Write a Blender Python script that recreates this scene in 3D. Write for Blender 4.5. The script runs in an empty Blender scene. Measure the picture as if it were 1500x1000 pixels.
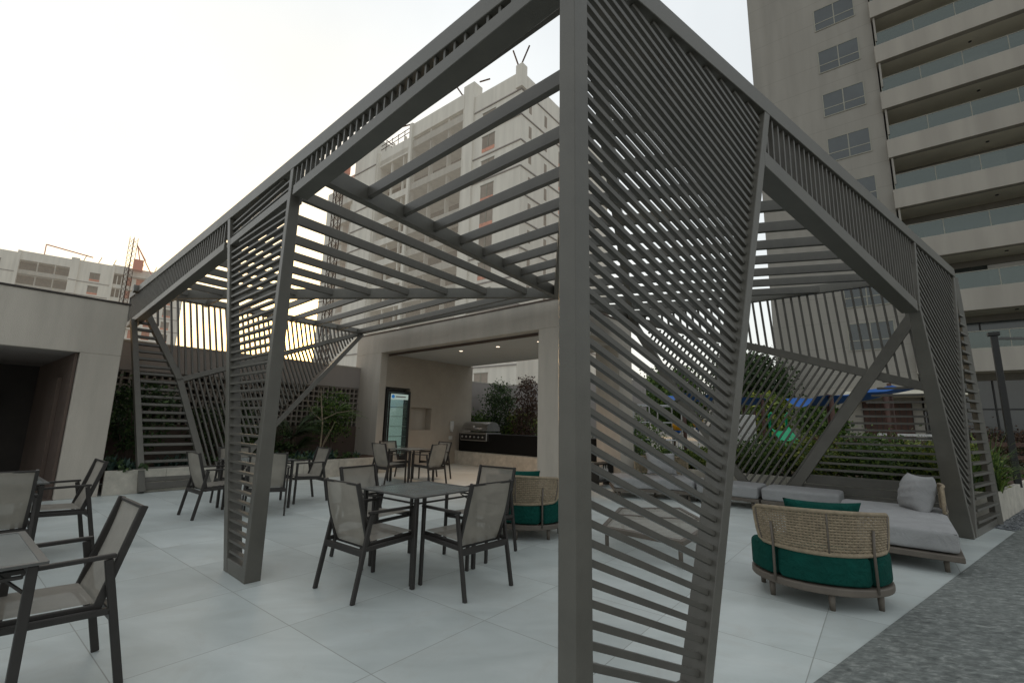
import bpy, math, random
from mathutils import Vector, Matrix
random.seed(7)
R = math.radians
V = Vector
scene = bpy.context.scene
COL = scene.collection

# ------------------------------------------------------------------ materials
def new_mat(name):
    m = bpy.data.materials.new(name); m.use_nodes = True
    nt = m.node_tree
    for n in list(nt.nodes): nt.nodes.remove(n)
    out = nt.nodes.new('ShaderNodeOutputMaterial')
    b = nt.nodes.new('ShaderNodeBsdfPrincipled')
    nt.links.new(b.outputs[0], out.inputs[0])
    return m, nt, b, out

def mat(name, col, rough=.6, metal=0., var=.12, scale=3., bump=0., bscale=60., spec=.5, streak=False, dirt=None):
    """colour broken up by two noise layers, optional vertical streaks and fine bump"""
    m, nt, b, out = new_mat(name)
    N = nt.nodes.new; Lk = nt.links.new
    tc = N('ShaderNodeTexCoord')
    mp = N('ShaderNodeMapping'); Lk(tc.outputs['Object'], mp.inputs[0])
    if streak: mp.inputs['Scale'].default_value = (1, 1, .18)
    n1 = N('ShaderNodeTexNoise'); n1.inputs['Scale'].default_value = scale; n1.inputs['Detail'].default_value = 6
    n1.inputs['Roughness'].default_value = .65
    Lk(mp.outputs[0], n1.inputs[0])
    rp = N('ShaderNodeValToRGB')
    c = col
    lo = [x*(1-var) for x in c]; hi = [min(1, x*(1+var)) for x in c]
    if dirt: lo = [x*.5+d*.5 for x, d in zip(lo, dirt)]
    rp.color_ramp.elements[0].position = .3; rp.color_ramp.elements[0].color = (*lo, 1)
    rp.color_ramp.elements[1].position = .7; rp.color_ramp.elements[1].color = (*hi, 1)
    Lk(n1.outputs[0], rp.inputs[0]); Lk(rp.outputs[0], b.inputs['Base Color'])
    b.inputs['Roughness'].default_value = rough
    b.inputs['Metallic'].default_value = metal
    b.inputs['Specular IOR Level'].default_value = spec
    r2 = N('ShaderNodeMapRange'); r2.inputs[3].default_value = max(0, rough-.1); r2.inputs[4].default_value = min(1, rough+.12)
    Lk(n1.outputs[0], r2.inputs[0]); Lk(r2.outputs[0], b.inputs['Roughness'])
    if bump:
        n2 = N('ShaderNodeTexNoise'); n2.inputs['Scale'].default_value = bscale; n2.inputs['Detail'].default_value = 3
        Lk(tc.outputs['Object'], n2.inputs[0])
        bp = N('ShaderNodeBump'); bp.inputs['Strength'].default_value = bump; bp.inputs['Distance'].default_value = .01
        Lk(n2.outputs[0], bp.inputs['Height']); Lk(bp.outputs[0], b.inputs['Normal'])
    return m

def leaf_mat(name, c1, c2, c3=None, rough=.55):
    m, nt, b, out = new_mat(name)
    N = nt.nodes.new; Lk = nt.links.new
    g = N('ShaderNodeNewGeometry'); rp = N('ShaderNodeValToRGB')
    e = rp.color_ramp.elements
    e[0].position = .0; e[0].color = (*c1, 1); e[1].position = 1; e[1].color = (*(c3 or c2), 1)
    k = e.new(.55); k.color = (*c2, 1)
    Lk(g.outputs['Random Per Island'], rp.inputs[0])
    Lk(rp.outputs[0], b.inputs['Base Color']); b.inputs['Roughness'].default_value = rough
    tr = N('ShaderNodeBsdfTranslucent'); Lk(rp.outputs[0], tr.inputs[0])
    mx = N('ShaderNodeMixShader'); mx.inputs[0].default_value = .25
    Lk(b.outputs[0], mx.inputs[1]); Lk(tr.outputs[0], mx.inputs[2]); Lk(mx.outputs[0], out.inputs[0])
    return m

def glass_mat(name, col, alpha=.5, rough=.05):
    m, nt, b, out = new_mat(name)
    N = nt.nodes.new; Lk = nt.links.new
    tr = N('ShaderNodeBsdfTransparent'); tr.inputs[0].default_value = (*[min(1, .55+c) for c in col], 1)
    gl = N('ShaderNodeBsdfGlossy'); gl.inputs[0].default_value = (.50, .55, .54, 1); gl.inputs[1].default_value = rough
    df = N('ShaderNodeBsdfDiffuse'); df.inputs[0].default_value = (*col, 1)
    a = N('ShaderNodeMixShader'); a.inputs[0].default_value = alpha
    Lk(tr.outputs[0], a.inputs[1]); Lk(df.outputs[0], a.inputs[2])
    fr = N('ShaderNodeFresnel'); fr.inputs[0].default_value = 1.5
    mr = N('ShaderNodeMapRange'); mr.inputs[3].default_value = .10; mr.inputs[4].default_value = .9
    Lk(fr.outputs[0], mr.inputs[0])
    mx = N('ShaderNodeMixShader'); Lk(mr.outputs[0], mx.inputs[0])
    Lk(a.outputs[0], mx.inputs[1]); Lk(gl.outputs[0], mx.inputs[2]); Lk(mx.outputs[0], out.inputs[0])
    return m

def mesh_fabric(name, col, see=.12, scale=500):
    m, nt, b, out = new_mat(name)
    N = nt.nodes.new; Lk = nt.links.new
    tc = N('ShaderNodeTexCoord')
    n1 = N('ShaderNodeTexNoise'); n1.inputs['Scale'].default_value = 5; n1.inputs['Detail'].default_value = 5
    Lk(tc.outputs['Object'], n1.inputs[0])
    w = N('ShaderNodeTexChecker'); w.inputs['Scale'].default_value = scale
    Lk(tc.outputs['Object'], w.inputs[0])
    rp = N('ShaderNodeValToRGB')
    rp.color_ramp.elements[0].color = (*[c*.85 for c in col], 1); rp.color_ramp.elements[1].color = (*[c*1.15 for c in col], 1)
    rp.color_ramp.elements[0].position = .3; rp.color_ramp.elements[1].position = .7
    Lk(n1.outputs[0], rp.inputs[0]); Lk(rp.outputs[0], b.inputs['Base Color'])
    b.inputs['Roughness'].default_value = .75
    bp = N('ShaderNodeBump'); bp.inputs['Strength'].default_value = .2; bp.inputs['Distance'].default_value = .002
    Lk(w.outputs[1], bp.inputs['Height']); Lk(bp.outputs[0], b.inputs['Normal'])
    tr = N('ShaderNodeBsdfTransparent')
    mx = N('ShaderNodeMixShader'); mx.inputs[0].default_value = see
    Lk(b.outputs[0], mx.inputs[1]); Lk(tr.outputs[0], mx.inputs[2]); Lk(mx.outputs[0], out.inputs[0])
    return m

def emis(name, col, s):
    m, nt, b, out = new_mat(name)
    b.inputs['Base Color'].default_value = (*col, 1)
    b.inputs['Emission Color'].default_value = (*col, 1); b.inputs['Emission Strength'].default_value = s
    return m

def tile_mat():
    m, nt, b, out = new_mat('porcelain_floor_tiles')
    N = nt.nodes.new; Lk = nt.links.new
    g = N('ShaderNodeNewGeometry')
    mp = N('ShaderNodeMapping'); mp.vector_type = 'POINT'
    T = .95
    # rotate the world so that x runs along azimuth 128.7 and y along 38.7, then shift to the joints
    mp.inputs['Rotation'].default_value = (0, 0, R(38.7))
    mp.inputs['Location'].default_value = (.475, -.815, 0)
    Lk(g.outputs['Position'], mp.inputs[0])
    sx = N('ShaderNodeSeparateXYZ'); Lk(mp.outputs[0], sx.inputs[0])
    def joint(sock):
        d = N('ShaderNodeMath'); d.operation = 'DIVIDE'; d.inputs[1].default_value = T; Lk(sock, d.inputs[0])
        f = N('ShaderNodeMath'); f.operation = 'FRACT'; Lk(d.outputs[0], f.inputs[0])
        p = N('ShaderNodeMath'); p.operation = 'PINGPONG'; p.inputs[1].default_value = .5; Lk(f.outputs[0], p.inputs[0])
        c = N('ShaderNodeMath'); c.operation = 'LESS_THAN'; c.inputs[1].default_value = .0030; Lk(p.outputs[0], c.inputs[0])
        fl = N('ShaderNodeMath'); fl.operation = 'FLOOR'; Lk(d.outputs[0], fl.inputs[0])
        return c.outputs[0], fl.outputs[0]
    jx, ix = joint(sx.outputs[0]); jy, iy = joint(sx.outputs[1])
    mxj = N('ShaderNodeMath'); mxj.operation = 'MAXIMUM'; Lk(jx, mxj.inputs[0]); Lk(jy, mxj.inputs[1])
    cb = N('ShaderNodeCombineXYZ'); Lk(ix, cb.inputs[0]); Lk(iy, cb.inputs[1])
    wn = N('ShaderNodeTexWhiteNoise'); wn.noise_dimensions = '2D'; Lk(cb.outputs[0], wn.inputs[0])
    # soft marbled clouds inside each tile, shifted tile by tile
    ad = N('ShaderNodeVectorMath'); ad.operation = 'MULTIPLY_ADD'
    Lk(wn.outputs[1], ad.inputs[0]); ad.inputs[1].default_value = (9, 9, 9); Lk(g.outputs['Position'], ad.inputs[2])
    n1 = N('ShaderNodeTexNoise'); n1.inputs['Scale'].default_value = 1.1; n1.inputs['Detail'].default_value = 7; n1.inputs['Distortion'].default_value = .8
    n1.inputs['Roughness'].default_value = .55
    sc = N('ShaderNodeMapping'); sc.inputs['Scale'].default_value = (1, 2.2, 1); sc.inputs['Rotation'].default_value = (0, 0, R(30))
    Lk(ad.outputs[0], sc.inputs[0]); Lk(sc.outputs[0], n1.inputs[0])
    rp = N('ShaderNodeValToRGB')
    e = rp.color_ramp.elements
    e[0].position = .25; e[0].color = (.465, .51, .495, 1)
    e[1].position = .75; e[1].color = (.635, .68, .665, 1)
    Lk(n1.outputs[0], rp.inputs[0])
    big = N('ShaderNodeTexNoise'); big.inputs['Scale'].default_value = .35; big.inputs['Detail'].default_value = 4; Lk(g.outputs['Position'], big.inputs[0])
    va = N('ShaderNodeMapRange'); va.inputs[3].default_value = .94; va.inputs[4].default_value = 1.05; Lk(wn.outputs[0], va.inputs[0])
    vb = N('ShaderNodeMapRange'); vb.inputs[1].default_value = .3; vb.inputs[2].default_value = .7; vb.inputs[3].default_value = .9; vb.inputs[4].default_value = 1.08; Lk(big.outputs[0], vb.inputs[0])
    vm = N('ShaderNodeMath'); vm.operation = 'MULTIPLY'; Lk(va.outputs[0], vm.inputs[0]); Lk(vb.outputs[0], vm.inputs[1])
    hs = N('ShaderNodeHueSaturation'); Lk(rp.outputs[0], hs.inputs['Color']); Lk(vm.outputs[0], hs.inputs['Value'])
    # faint brownish water marks and scuffs across the tiles
    st1 = N('ShaderNodeTexNoise'); st1.inputs['Scale'].default_value = 1.7; st1.inputs['Detail'].default_value = 9; st1.inputs['Roughness'].default_value = .72; st1.inputs['Distortion'].default_value = 1.5
    Lk(g.outputs['Position'], st1.inputs[0])
    sr = N('ShaderNodeMapRange'); sr.inputs[1].default_value = .50; sr.inputs[2].default_value = .72; sr.inputs[3].default_value = 0; sr.inputs[4].default_value = .34; Lk(st1.outputs[0], sr.inputs[0])
    sm_ = N('ShaderNodeMixRGB'); sm_.inputs[2].default_value = (.44, .43, .385, 1); Lk(sr.outputs[0], sm_.inputs[0]); Lk(hs.outputs[0], sm_.inputs[1])
    mixc = N('ShaderNodeMixRGB'); mixc.inputs[2].default_value = (.15, .145, .125, 1)
    jm = N('ShaderNodeMath'); jm.operation = 'MULTIPLY'; jm.inputs[1].default_value = .58; Lk(mxj.outputs[0], jm.inputs[0])
    Lk(jm.outputs[0], mixc.inputs[0]); Lk(sm_.outputs[0], mixc.inputs[1])
    Lk(mixc.outputs[0], b.inputs['Base Color'])
    rr = N('ShaderNodeMapRange'); rr.inputs[3].default_value = .30; rr.inputs[4].default_value = .50; Lk(n1.outputs[0], rr.inputs[0])
    Lk(rr.outputs[0], b.inputs['Roughness'])
    fn = N('ShaderNodeTexNoise'); fn.inputs['Scale'].default_value = 90; Lk(g.outputs['Position'], fn.inputs[0])
    hgt = N('ShaderNodeMath'); hgt.operation = 'MULTIPLY_ADD'; hgt.inputs[1].default_value = -1.5; Lk(mxj.outputs[0], hgt.inputs[0]); Lk(fn.outputs[0], hgt.inputs[2])
    bp = N('ShaderNodeBump'); bp.inputs['Strength'].default_value = .25; bp.inputs['Distance'].default_value = .002
    Lk(hgt.outputs[0], bp.inputs['Height']); Lk(bp.outputs[0], b.inputs['Normal'])
    return m

def slate_mat():
    m, nt, b, out = new_mat('split_slate_paving')
    N = nt.nodes.new; Lk = nt.links.new
    g = N('ShaderNodeNewGeometry')
    mp = N('ShaderNodeMapping'); mp.inputs['Rotation'].default_value = (0, 0, R(20)); mp.inputs['Scale'].default_value = (1, 2.0, 1)
    Lk(g.outputs['Position'], mp.inputs[0])
    n1 = N('ShaderNodeTexNoise'); n1.inputs['Scale'].default_value = 13; n1.inputs['Distortion'].default_value = .6; n1.inputs['Detail'].default_value = 9; n1.inputs['Roughness'].default_value = .7
    Lk(mp.outputs[0], n1.inputs[0])
    n2 = N('ShaderNodeTexVoronoi'); n2.inputs['Scale'].default_value = 14; Lk(mp.outputs[0], n2.inputs[0])
    rp = N('ShaderNodeValToRGB'); e = rp.color_ramp.elements
    e[0].position = .33; e[0].color = (.09, .10, .095, 1); e[1].position = .70; e[1].color = (.36, .375, .35, 1)
    k = e.new(.52); k.color = (.175, .19, .18, 1)
    Lk(n1.outputs[0], rp.inputs[0])
    hs = N('ShaderNodeHueSaturation'); Lk(rp.outputs[0], hs.inputs['Color'])
    v = N('ShaderNodeMapRange'); v.inputs[3].default_value = .8; v.inputs[4].default_value = 1.25; Lk(n2.outputs['Color'], v.inputs[0]); Lk(v.outputs[0], hs.inputs['Value'])
    Lk(hs.outputs[0], b.inputs['Base Color']); b.inputs['Roughness'].default_value = .62
    bp = N('ShaderNodeBump'); bp.inputs['Strength'].default_value = .7; bp.inputs['Distance'].default_value = .01
    Lk(n1.outputs[0], bp.inputs['Height']); Lk(bp.outputs[0], b.inputs['Normal'])
    return m

def wall_panel_mat(name, col, joint=2.87, rough=.8, air=0.):
    """rendered facade with faint horizontal joints and rain streaks"""
    m, nt, b, out = new_mat(name)
    N = nt.nodes.new; Lk = nt.links.new
    g = N('ShaderNodeNewGeometry'); sx = N('ShaderNodeSeparateXYZ'); Lk(g.outputs['Position'], sx.inputs[0])
    d = N('ShaderNodeMath'); d.operation = 'DIVIDE'; d.inputs[1].default_value = joint; Lk(sx.outputs[2], d.inputs[0])
    f = N('ShaderNodeMath'); f.operation = 'FRACT'; Lk(d.outputs[0], f.inputs[0])
    c = N('ShaderNodeMath'); c.operation = 'LESS_THAN'; c.inputs[1].default_value = .018; Lk(f.outputs[0], c.inputs[0])
    mp = N('ShaderNodeMapping'); mp.inputs['Scale'].default_value = (1, 1, .12); Lk(g.outputs['Position'], mp.inputs[0])
    n1 = N('ShaderNodeTexNoise'); n1.inputs['Scale'].default_value = 1.3; n1.inputs['Detail'].default_value = 8; Lk(mp.outputs[0], n1.inputs[0])
    rp = N('ShaderNodeValToRGB'); e = rp.color_ramp.elements
    e[0].position = .3; e[0].color = (*[x*.86 for x in col], 1); e[1].position = .65; e[1].color = (*[x*1.06 for x in col], 1)
    Lk(n1.outputs[0], rp.inputs[0])
    mx = N('ShaderNodeMixRGB'); mx.inputs[2].default_value = (*[x*.6 for x in col], 1)
    k = N('ShaderNodeMath'); k.operation = 'MULTIPLY'; k.inputs[1].default_value = .5; Lk(c.outputs[0], k.inputs[0])
    Lk(k.outputs[0], mx.inputs[0]); Lk(rp.outputs[0], mx.inputs[1]); Lk(mx.outputs[0], b.inputs['Base Color'])
    b.inputs['Roughness'].default_value = rough
    if air:      # haze in front of far buildings, imitated by a faint glow of the wall
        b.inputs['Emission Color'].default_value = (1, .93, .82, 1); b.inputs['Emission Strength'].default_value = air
    return m
def haze_glow(m, k, col=(1, .86, .68)):  # haze light put into a far material as emission
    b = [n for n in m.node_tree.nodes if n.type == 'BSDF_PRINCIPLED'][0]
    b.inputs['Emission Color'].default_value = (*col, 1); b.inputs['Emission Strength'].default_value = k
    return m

def creased(m, sc, k):
    nt = m.node_tree; N = nt.nodes.new; b = [n for n in nt.nodes if n.type == 'BSDF_PRINCIPLED'][0]; tc = [n for n in nt.nodes if n.type == 'TEX_COORD'][0]
    n = N('ShaderNodeTexNoise'); n.inputs['Scale'].default_value = sc; n.inputs['Detail'].default_value = 3; n.inputs['Distortion'].default_value = 1.6
    nt.links.new(tc.outputs['Object'], n.inputs[0])
    bp = N('ShaderNodeBump'); bp.inputs['Strength'].default_value = k; bp.inputs['Distance'].default_value = .05
    old = b.inputs['Normal'].links[0].from_socket if b.inputs['Normal'].links else None
    nt.links.new(n.outputs[0], bp.inputs['Height'])
    if old: nt.links.new(old, bp.inputs['Normal'])
    nt.links.new(bp.outputs[0], b.inputs['Normal']); return m

M = {}
M['steel']   = mat('painted_steel', (.112, .106, .090), .40, .0, .16, 2.6, .10, 120, .5)
M['slatm']   = mat('painted_slats', (.095, .089, .076), .42, .0, .18, 4, .10, 120, .5)
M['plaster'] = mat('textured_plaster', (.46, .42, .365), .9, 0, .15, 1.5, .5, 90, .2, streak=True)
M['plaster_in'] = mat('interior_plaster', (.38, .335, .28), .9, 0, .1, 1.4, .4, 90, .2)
M['ceiling'] = mat('ceiling_paint', (.50, .50, .48), .9, 0, .04, 1)
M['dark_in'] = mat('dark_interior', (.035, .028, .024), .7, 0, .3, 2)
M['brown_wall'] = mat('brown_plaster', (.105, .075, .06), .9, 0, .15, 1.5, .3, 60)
M['grey_wall'] = mat('grey_plaster', (.33, .30, .28), .9, 0, .1, .8, .3, 60, streak=True)
M['lattice'] = mat('concrete_lattice', (.25, .22, .19), .9, 0, .15, 3, .3, 60)
M['stone']   = mat('light_travertine', (.46, .43, .37), .75, 0, .22, 5, .35, 30)
M['black']   = mat('black_granite', (.004, .004, .004), .5, 0, .1, 3, spec=.2)
M['chairm']  = mat('dark_bronze_aluminium', (.038, .034, .031), .45, .3, .15, 8)
M['sling']   = mesh_fabric('taupe_sling_fabric', (.29, .265, .225), .13)
M['ttop']    = mat('table_top_glass', (.19, .21, .205), .22, 0, .10, 3, .03, 200, .7)
M['tedge']   = mat('table_frame_paint', (.10, .10, .095), .4, .2, .1, 6)
M['wood']    = mat('taupe_aluminium', (.125, .105, .085), .55, 0, .15, 6)
M['tslat']   = mat('pale_table_slats', (.34, .32, .28), .55, 0, .15, 6)
M['rope']    = mat('beige_rope', (.31, .25, .172), .85, 0, .25, 25, .6, 300)
M['green']   = creased(mat('bottle_green_fabric', (.004, .060, .047), .85, 0, .2, 6, .35, 350, .15), 9, .5)
M['greyfab'] = creased(mat('grey_cushion_fabric', (.335, .335, .335), .9, 0, .09, 4, .35, 350, .2), 5, .35)
M['piping']  = mat('grey_piping', (.22, .22, .215), .9)
M['tower']   = wall_panel_mat('tower_render', (.285, .268, .236), 1.435)
M['tower_w'] = wall_panel_mat('tower_light_render', (.335, .31, .27), 50)
M['soffit']  = mat('balcony_soffit', (.80, .76, .64), .9, 0, .08, 1)
M['fglass']  = mat('dark_window_glass', (.035, .043, .042), .08, 0, .3, .8, 0, 1, .9)
M['bglass']  = glass_mat('green_balcony_glass', (.11, .13, .115), .55)
M['wframe']  = mat('window_frame', (.27, .26, .21), .5)
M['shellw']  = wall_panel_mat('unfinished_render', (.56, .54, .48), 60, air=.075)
M['brick']   = haze_glow(mat('bare_red_brick', (.42, .15, .10), .9, 0, .35, 2.5, .3, 20), .10)
M['shade_in']= haze_glow(mat('shadowed_opening', (.13, .115, .10), .9, 0, .5, .6), .09)
M['net']     = mesh_fabric('construction_netting', (.36, .32, .27), .68, 60)
M['rebar']   = mat('rusty_steel', (.10, .06, .045), .8, .3, .3, 5)
M['hoist']   = haze_glow(mat('red_hoist_paint', (.40, .11, .07), .6), .10)
M['asphalt'] = mat('ground_soil', (.24, .225, .19), .95, 0, .3, .6, .4, 20)
M['gravel']  = mat('gravel', (.16, .17, .18), .9, 0, .5, 45, 1., 60)
M['pebble']  = leaf_mat('grey_pebbles', (.10, .11, .12), (.2, .21, .22), (.34, .35, .36), .7)
M['soil']    = mat('planter_soil', (.06, .035, .022), .95, 0, .4, 8, .8, 40)
M['leaf_d']  = leaf_mat('dark_leaves', (.014, .030, .010), (.042, .080, .022), (.09, .14, .04))
M['leaf_m']  = leaf_mat('mid_leaves', (.022, .050, .012), (.075, .14, .028), (.18, .26, .05))
M['leaf_y']  = leaf_mat('bright_leaves', (.035, .07, .012), (.13, .19, .035), (.36, .38, .07))
M['leaf_b']  = leaf_mat('bluish_leaves', (.03, .07, .05), (.08, .15, .12), (.19, .28, .24))
M['leaf_r']  = leaf_mat('reddish_leaves', (.035, .016, .010), (.07, .035, .022), (.12, .07, .04))
M['bark']    = mat('pale_bark', (.26, .21, .14), .9, 0, .3, 12, .5, 60)
M['bark_d']  = mat('dark_bark', (.07, .05, .035), .9, 0, .3, 12, .5, 60)
M['inox']    = mat('stainless_steel', (.42, .42, .42), .3, .95, .15, 5)
M['darkmetal'] = mat('dark_metal', (.018, .018, .017), .45, .2, .2, 5)
M['fr_in']   = emis('fridge_interior', (.40, .50, .46), .55)
M['fr_glass']= glass_mat('fridge_door_glass', (.30, .38, .36), .10)
M['blue']    = mat('blue_shade_fabric', (.012, .10, .36), .7)
M['blue_l']  = emis('blue_logo', (.03, .25, .7), .25)
M['yellow']  = mat('yellow_plastic', (.72, .33, .012), .4)
M['gplast']  = mat('green_plastic', (.01, .38, .17), .35)
M['redwood'] = mat('red_brown_wood', (.070, .032, .022), .7, 0, .3, 6)
M['white']   = mat('white_paint', (.55, .54, .52), .6)
M['lampw']   = emis('lit_downlight', (1, .80, .6), 2.2)
M['hillg']   = leaf_mat('distant_trees', (.02, .035, .015), (.04, .06, .025), (.07, .09, .03))

# ------------------------------------------------------------------ mesh builder
class MB:
    def __init__(s): s.v = []; s.f = []
    def add(s, vs, fs):
        k = len(s.v); s.v += [tuple(p) for p in vs]; s.f += [tuple(i+k for i in f) for f in fs]; return s
    def hexa(s, p):      # p: 4 bottom, 4 top (same winding)
        return s.add(p, [(3,2,1,0),(4,5,6,7),(0,1,5,4),(1,2,6,5),(2,3,7,6),(3,0,4,7)])
    def box(s, c, sz, az=0):
        """az: compass azimuth of the box's local +y"""
        a = R(az); uy = V((math.sin(a), math.cos(a), 0)); ux = V((math.cos(a), -math.sin(a), 0)); uz = V((0,0,1))
        c = V(c); hx, hy, hz = [q/2 for q in sz]
        P = [c+ux*x*hx+uy*y*hy+uz*z*hz for z in (-1,1) for x, y in ((-1,-1),(1,-1),(1,1),(-1,1))]
        return s.hexa(P)
    def bar(s, a, b, w, d, side):
        """bar from a to b; w is its size along 'side', d its size across both"""
        a = V(a); b = V(b); t = (b-a).normalized(); sd = V(side); sd = (sd-t*sd.dot(t)).normalized(); n = t.cross(sd)
        P = [q+sd*x*w/2+n*y*d/2 for q in (a, b) for x, y in ((-1,-1),(1,-1),(1,1),(-1,1))]
        return s.hexa(P)
    def tube(s, pts, r, n=8, closed=False, cap=True):
        pts = [V(p) for p in pts]; m = len(pts); rs = r if isinstance(r, (list, tuple)) else [r]*m
        k = len(s.v); up = V((0,0,1)); prev = None
        for i, p in enumerate(pts):
            if closed: t = pts[(i+1) % m]-pts[i-1]
            else: t = pts[min(i+1, m-1)]-pts[max(i-1, 0)]
            t.normalize()
            if prev is None:
                ref = up if abs(t.z) < .9 else V((1,0,0)); x = t.cross(ref).normalized()
            else:
                x = (prev-t*prev.dot(t)).normalized()
            prev = x; y = t.cross(x)
            for j in range(n):
                a = 2*math.pi*j/n; s.v.append(tuple(p+(x*math.cos(a)+y*math.sin(a))*rs[i]))
        for i in range(m if closed else m-1):
            for j in range(n):
                i2 = (i+1) % m
                s.f.append((k+i*n+j, k+i*n+(j+1) % n, k+i2*n+(j+1) % n, k+i2*n+j))
        if cap and not closed:
            s.f.append(tuple(k+j for j in reversed(range(n)))); s.f.append(tuple(k+(m-1)*n+j for j in range(n)))
        return s
    def prism(s, poly, z0, z1):
        n = len(poly); vs = [(x, y, z0) for x, y in poly]+[(x, y, z1) for x, y in poly]
        ar = sum(poly[i][0]*poly[(i+1) % n][1]-poly[(i+1) % n][0]*poly[i][1] for i in range(n))
        fs = [tuple(reversed(range(n))), tuple(range(n, 2*n))]+[(i, (i+1) % n, n+(i+1) % n, n+i) for i in range(n)]
        if ar < 0: fs = [tuple(reversed(f)) for f in fs]
        return s.add(vs, fs)
    def quad(s, *p): return s.add(p, [tuple(range(len(p)))])
    def grid(s, fn, nu, nv):
        k = len(s.v)
        for i in range(nu+1):
            for j in range(nv+1): s.v.append(tuple(fn(i/nu, j/nv)))
        for i in range(nu):
            for j in range(nv):
                a = k+i*(nv+1)+j; s.f.append((a, a+nv+1, a+nv+2, a+1))
        return s
    def build(s, name, m, parent=None, bevel=0., smooth=False, seg=1):
        off = V((0,0,0)); q = parent
        while q is not None: off += q.location; q = q.parent
        me = bpy.data.meshes.new(name); me.from_pydata([tuple(V(p)-off) for p in s.v], [], s.f)
        me.materials.append(M[m] if isinstance(m, str) else m)
        if smooth: me.polygons.foreach_set('use_smooth', [True]*len(me.polygons))
        me.update()
        o = bpy.data.objects.new(name, me); COL.objects.link(o)
        if parent: o.parent = parent
        if bevel:
            b = o.modifiers.new('bevel', 'BEVEL'); b.width = bevel; b.segments = seg; b.limit_method = 'ANGLE'
        return o

def tag(o, label=None, cat=None, group=None, kind=None):
    if label: o['label'] = label
    if cat: o['category'] = cat
    if group: o['group'] = group
    if kind: o['kind'] = kind
    return o
def thing(name, label, cat, loc=(0,0,0), group=None):
    o = bpy.data.objects.new(name, None); COL.objects.link(o); o.empty_display_size = .2
    o.location = loc; return tag(o, label, cat, group)
def copy_tree(o, parent=None):
    c = o.copy(); COL.objects.link(c)
    if parent: c.parent = parent
    for ch in list(o.children): copy_tree(ch, c)
    return c
def az_dir(a): return V((math.sin(R(a)), math.cos(R(a)), 0))

# ------------------------------------------------------------------ camera
def camera():
    cam = bpy.data.cameras.new('camera'); o = bpy.data.objects.new('camera', cam); COL.objects.link(o)
    p, r = R(10.05), R(-1.2)
    f = V((0, math.cos(p), math.sin(p))); d = V((0, math.sin(p), -math.cos(p))); x = V((1,0,0))
    xr = x*math.cos(r)+d*math.sin(r); dr = -x*math.sin(r)+d*math.cos(r)
    m = Matrix(((xr.x, -dr.x, -f.x, 0), (xr.y, -dr.y, -f.y, 0), (xr.z, -dr.z, -f.z, 1.4), (0,0,0,1)))
    o.matrix_world = m
    cam.lens = 673/1500*36; cam.sensor_width = 36; cam.clip_end = 3000; cam.clip_start = .05
    scene.camera = o
camera()

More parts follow.
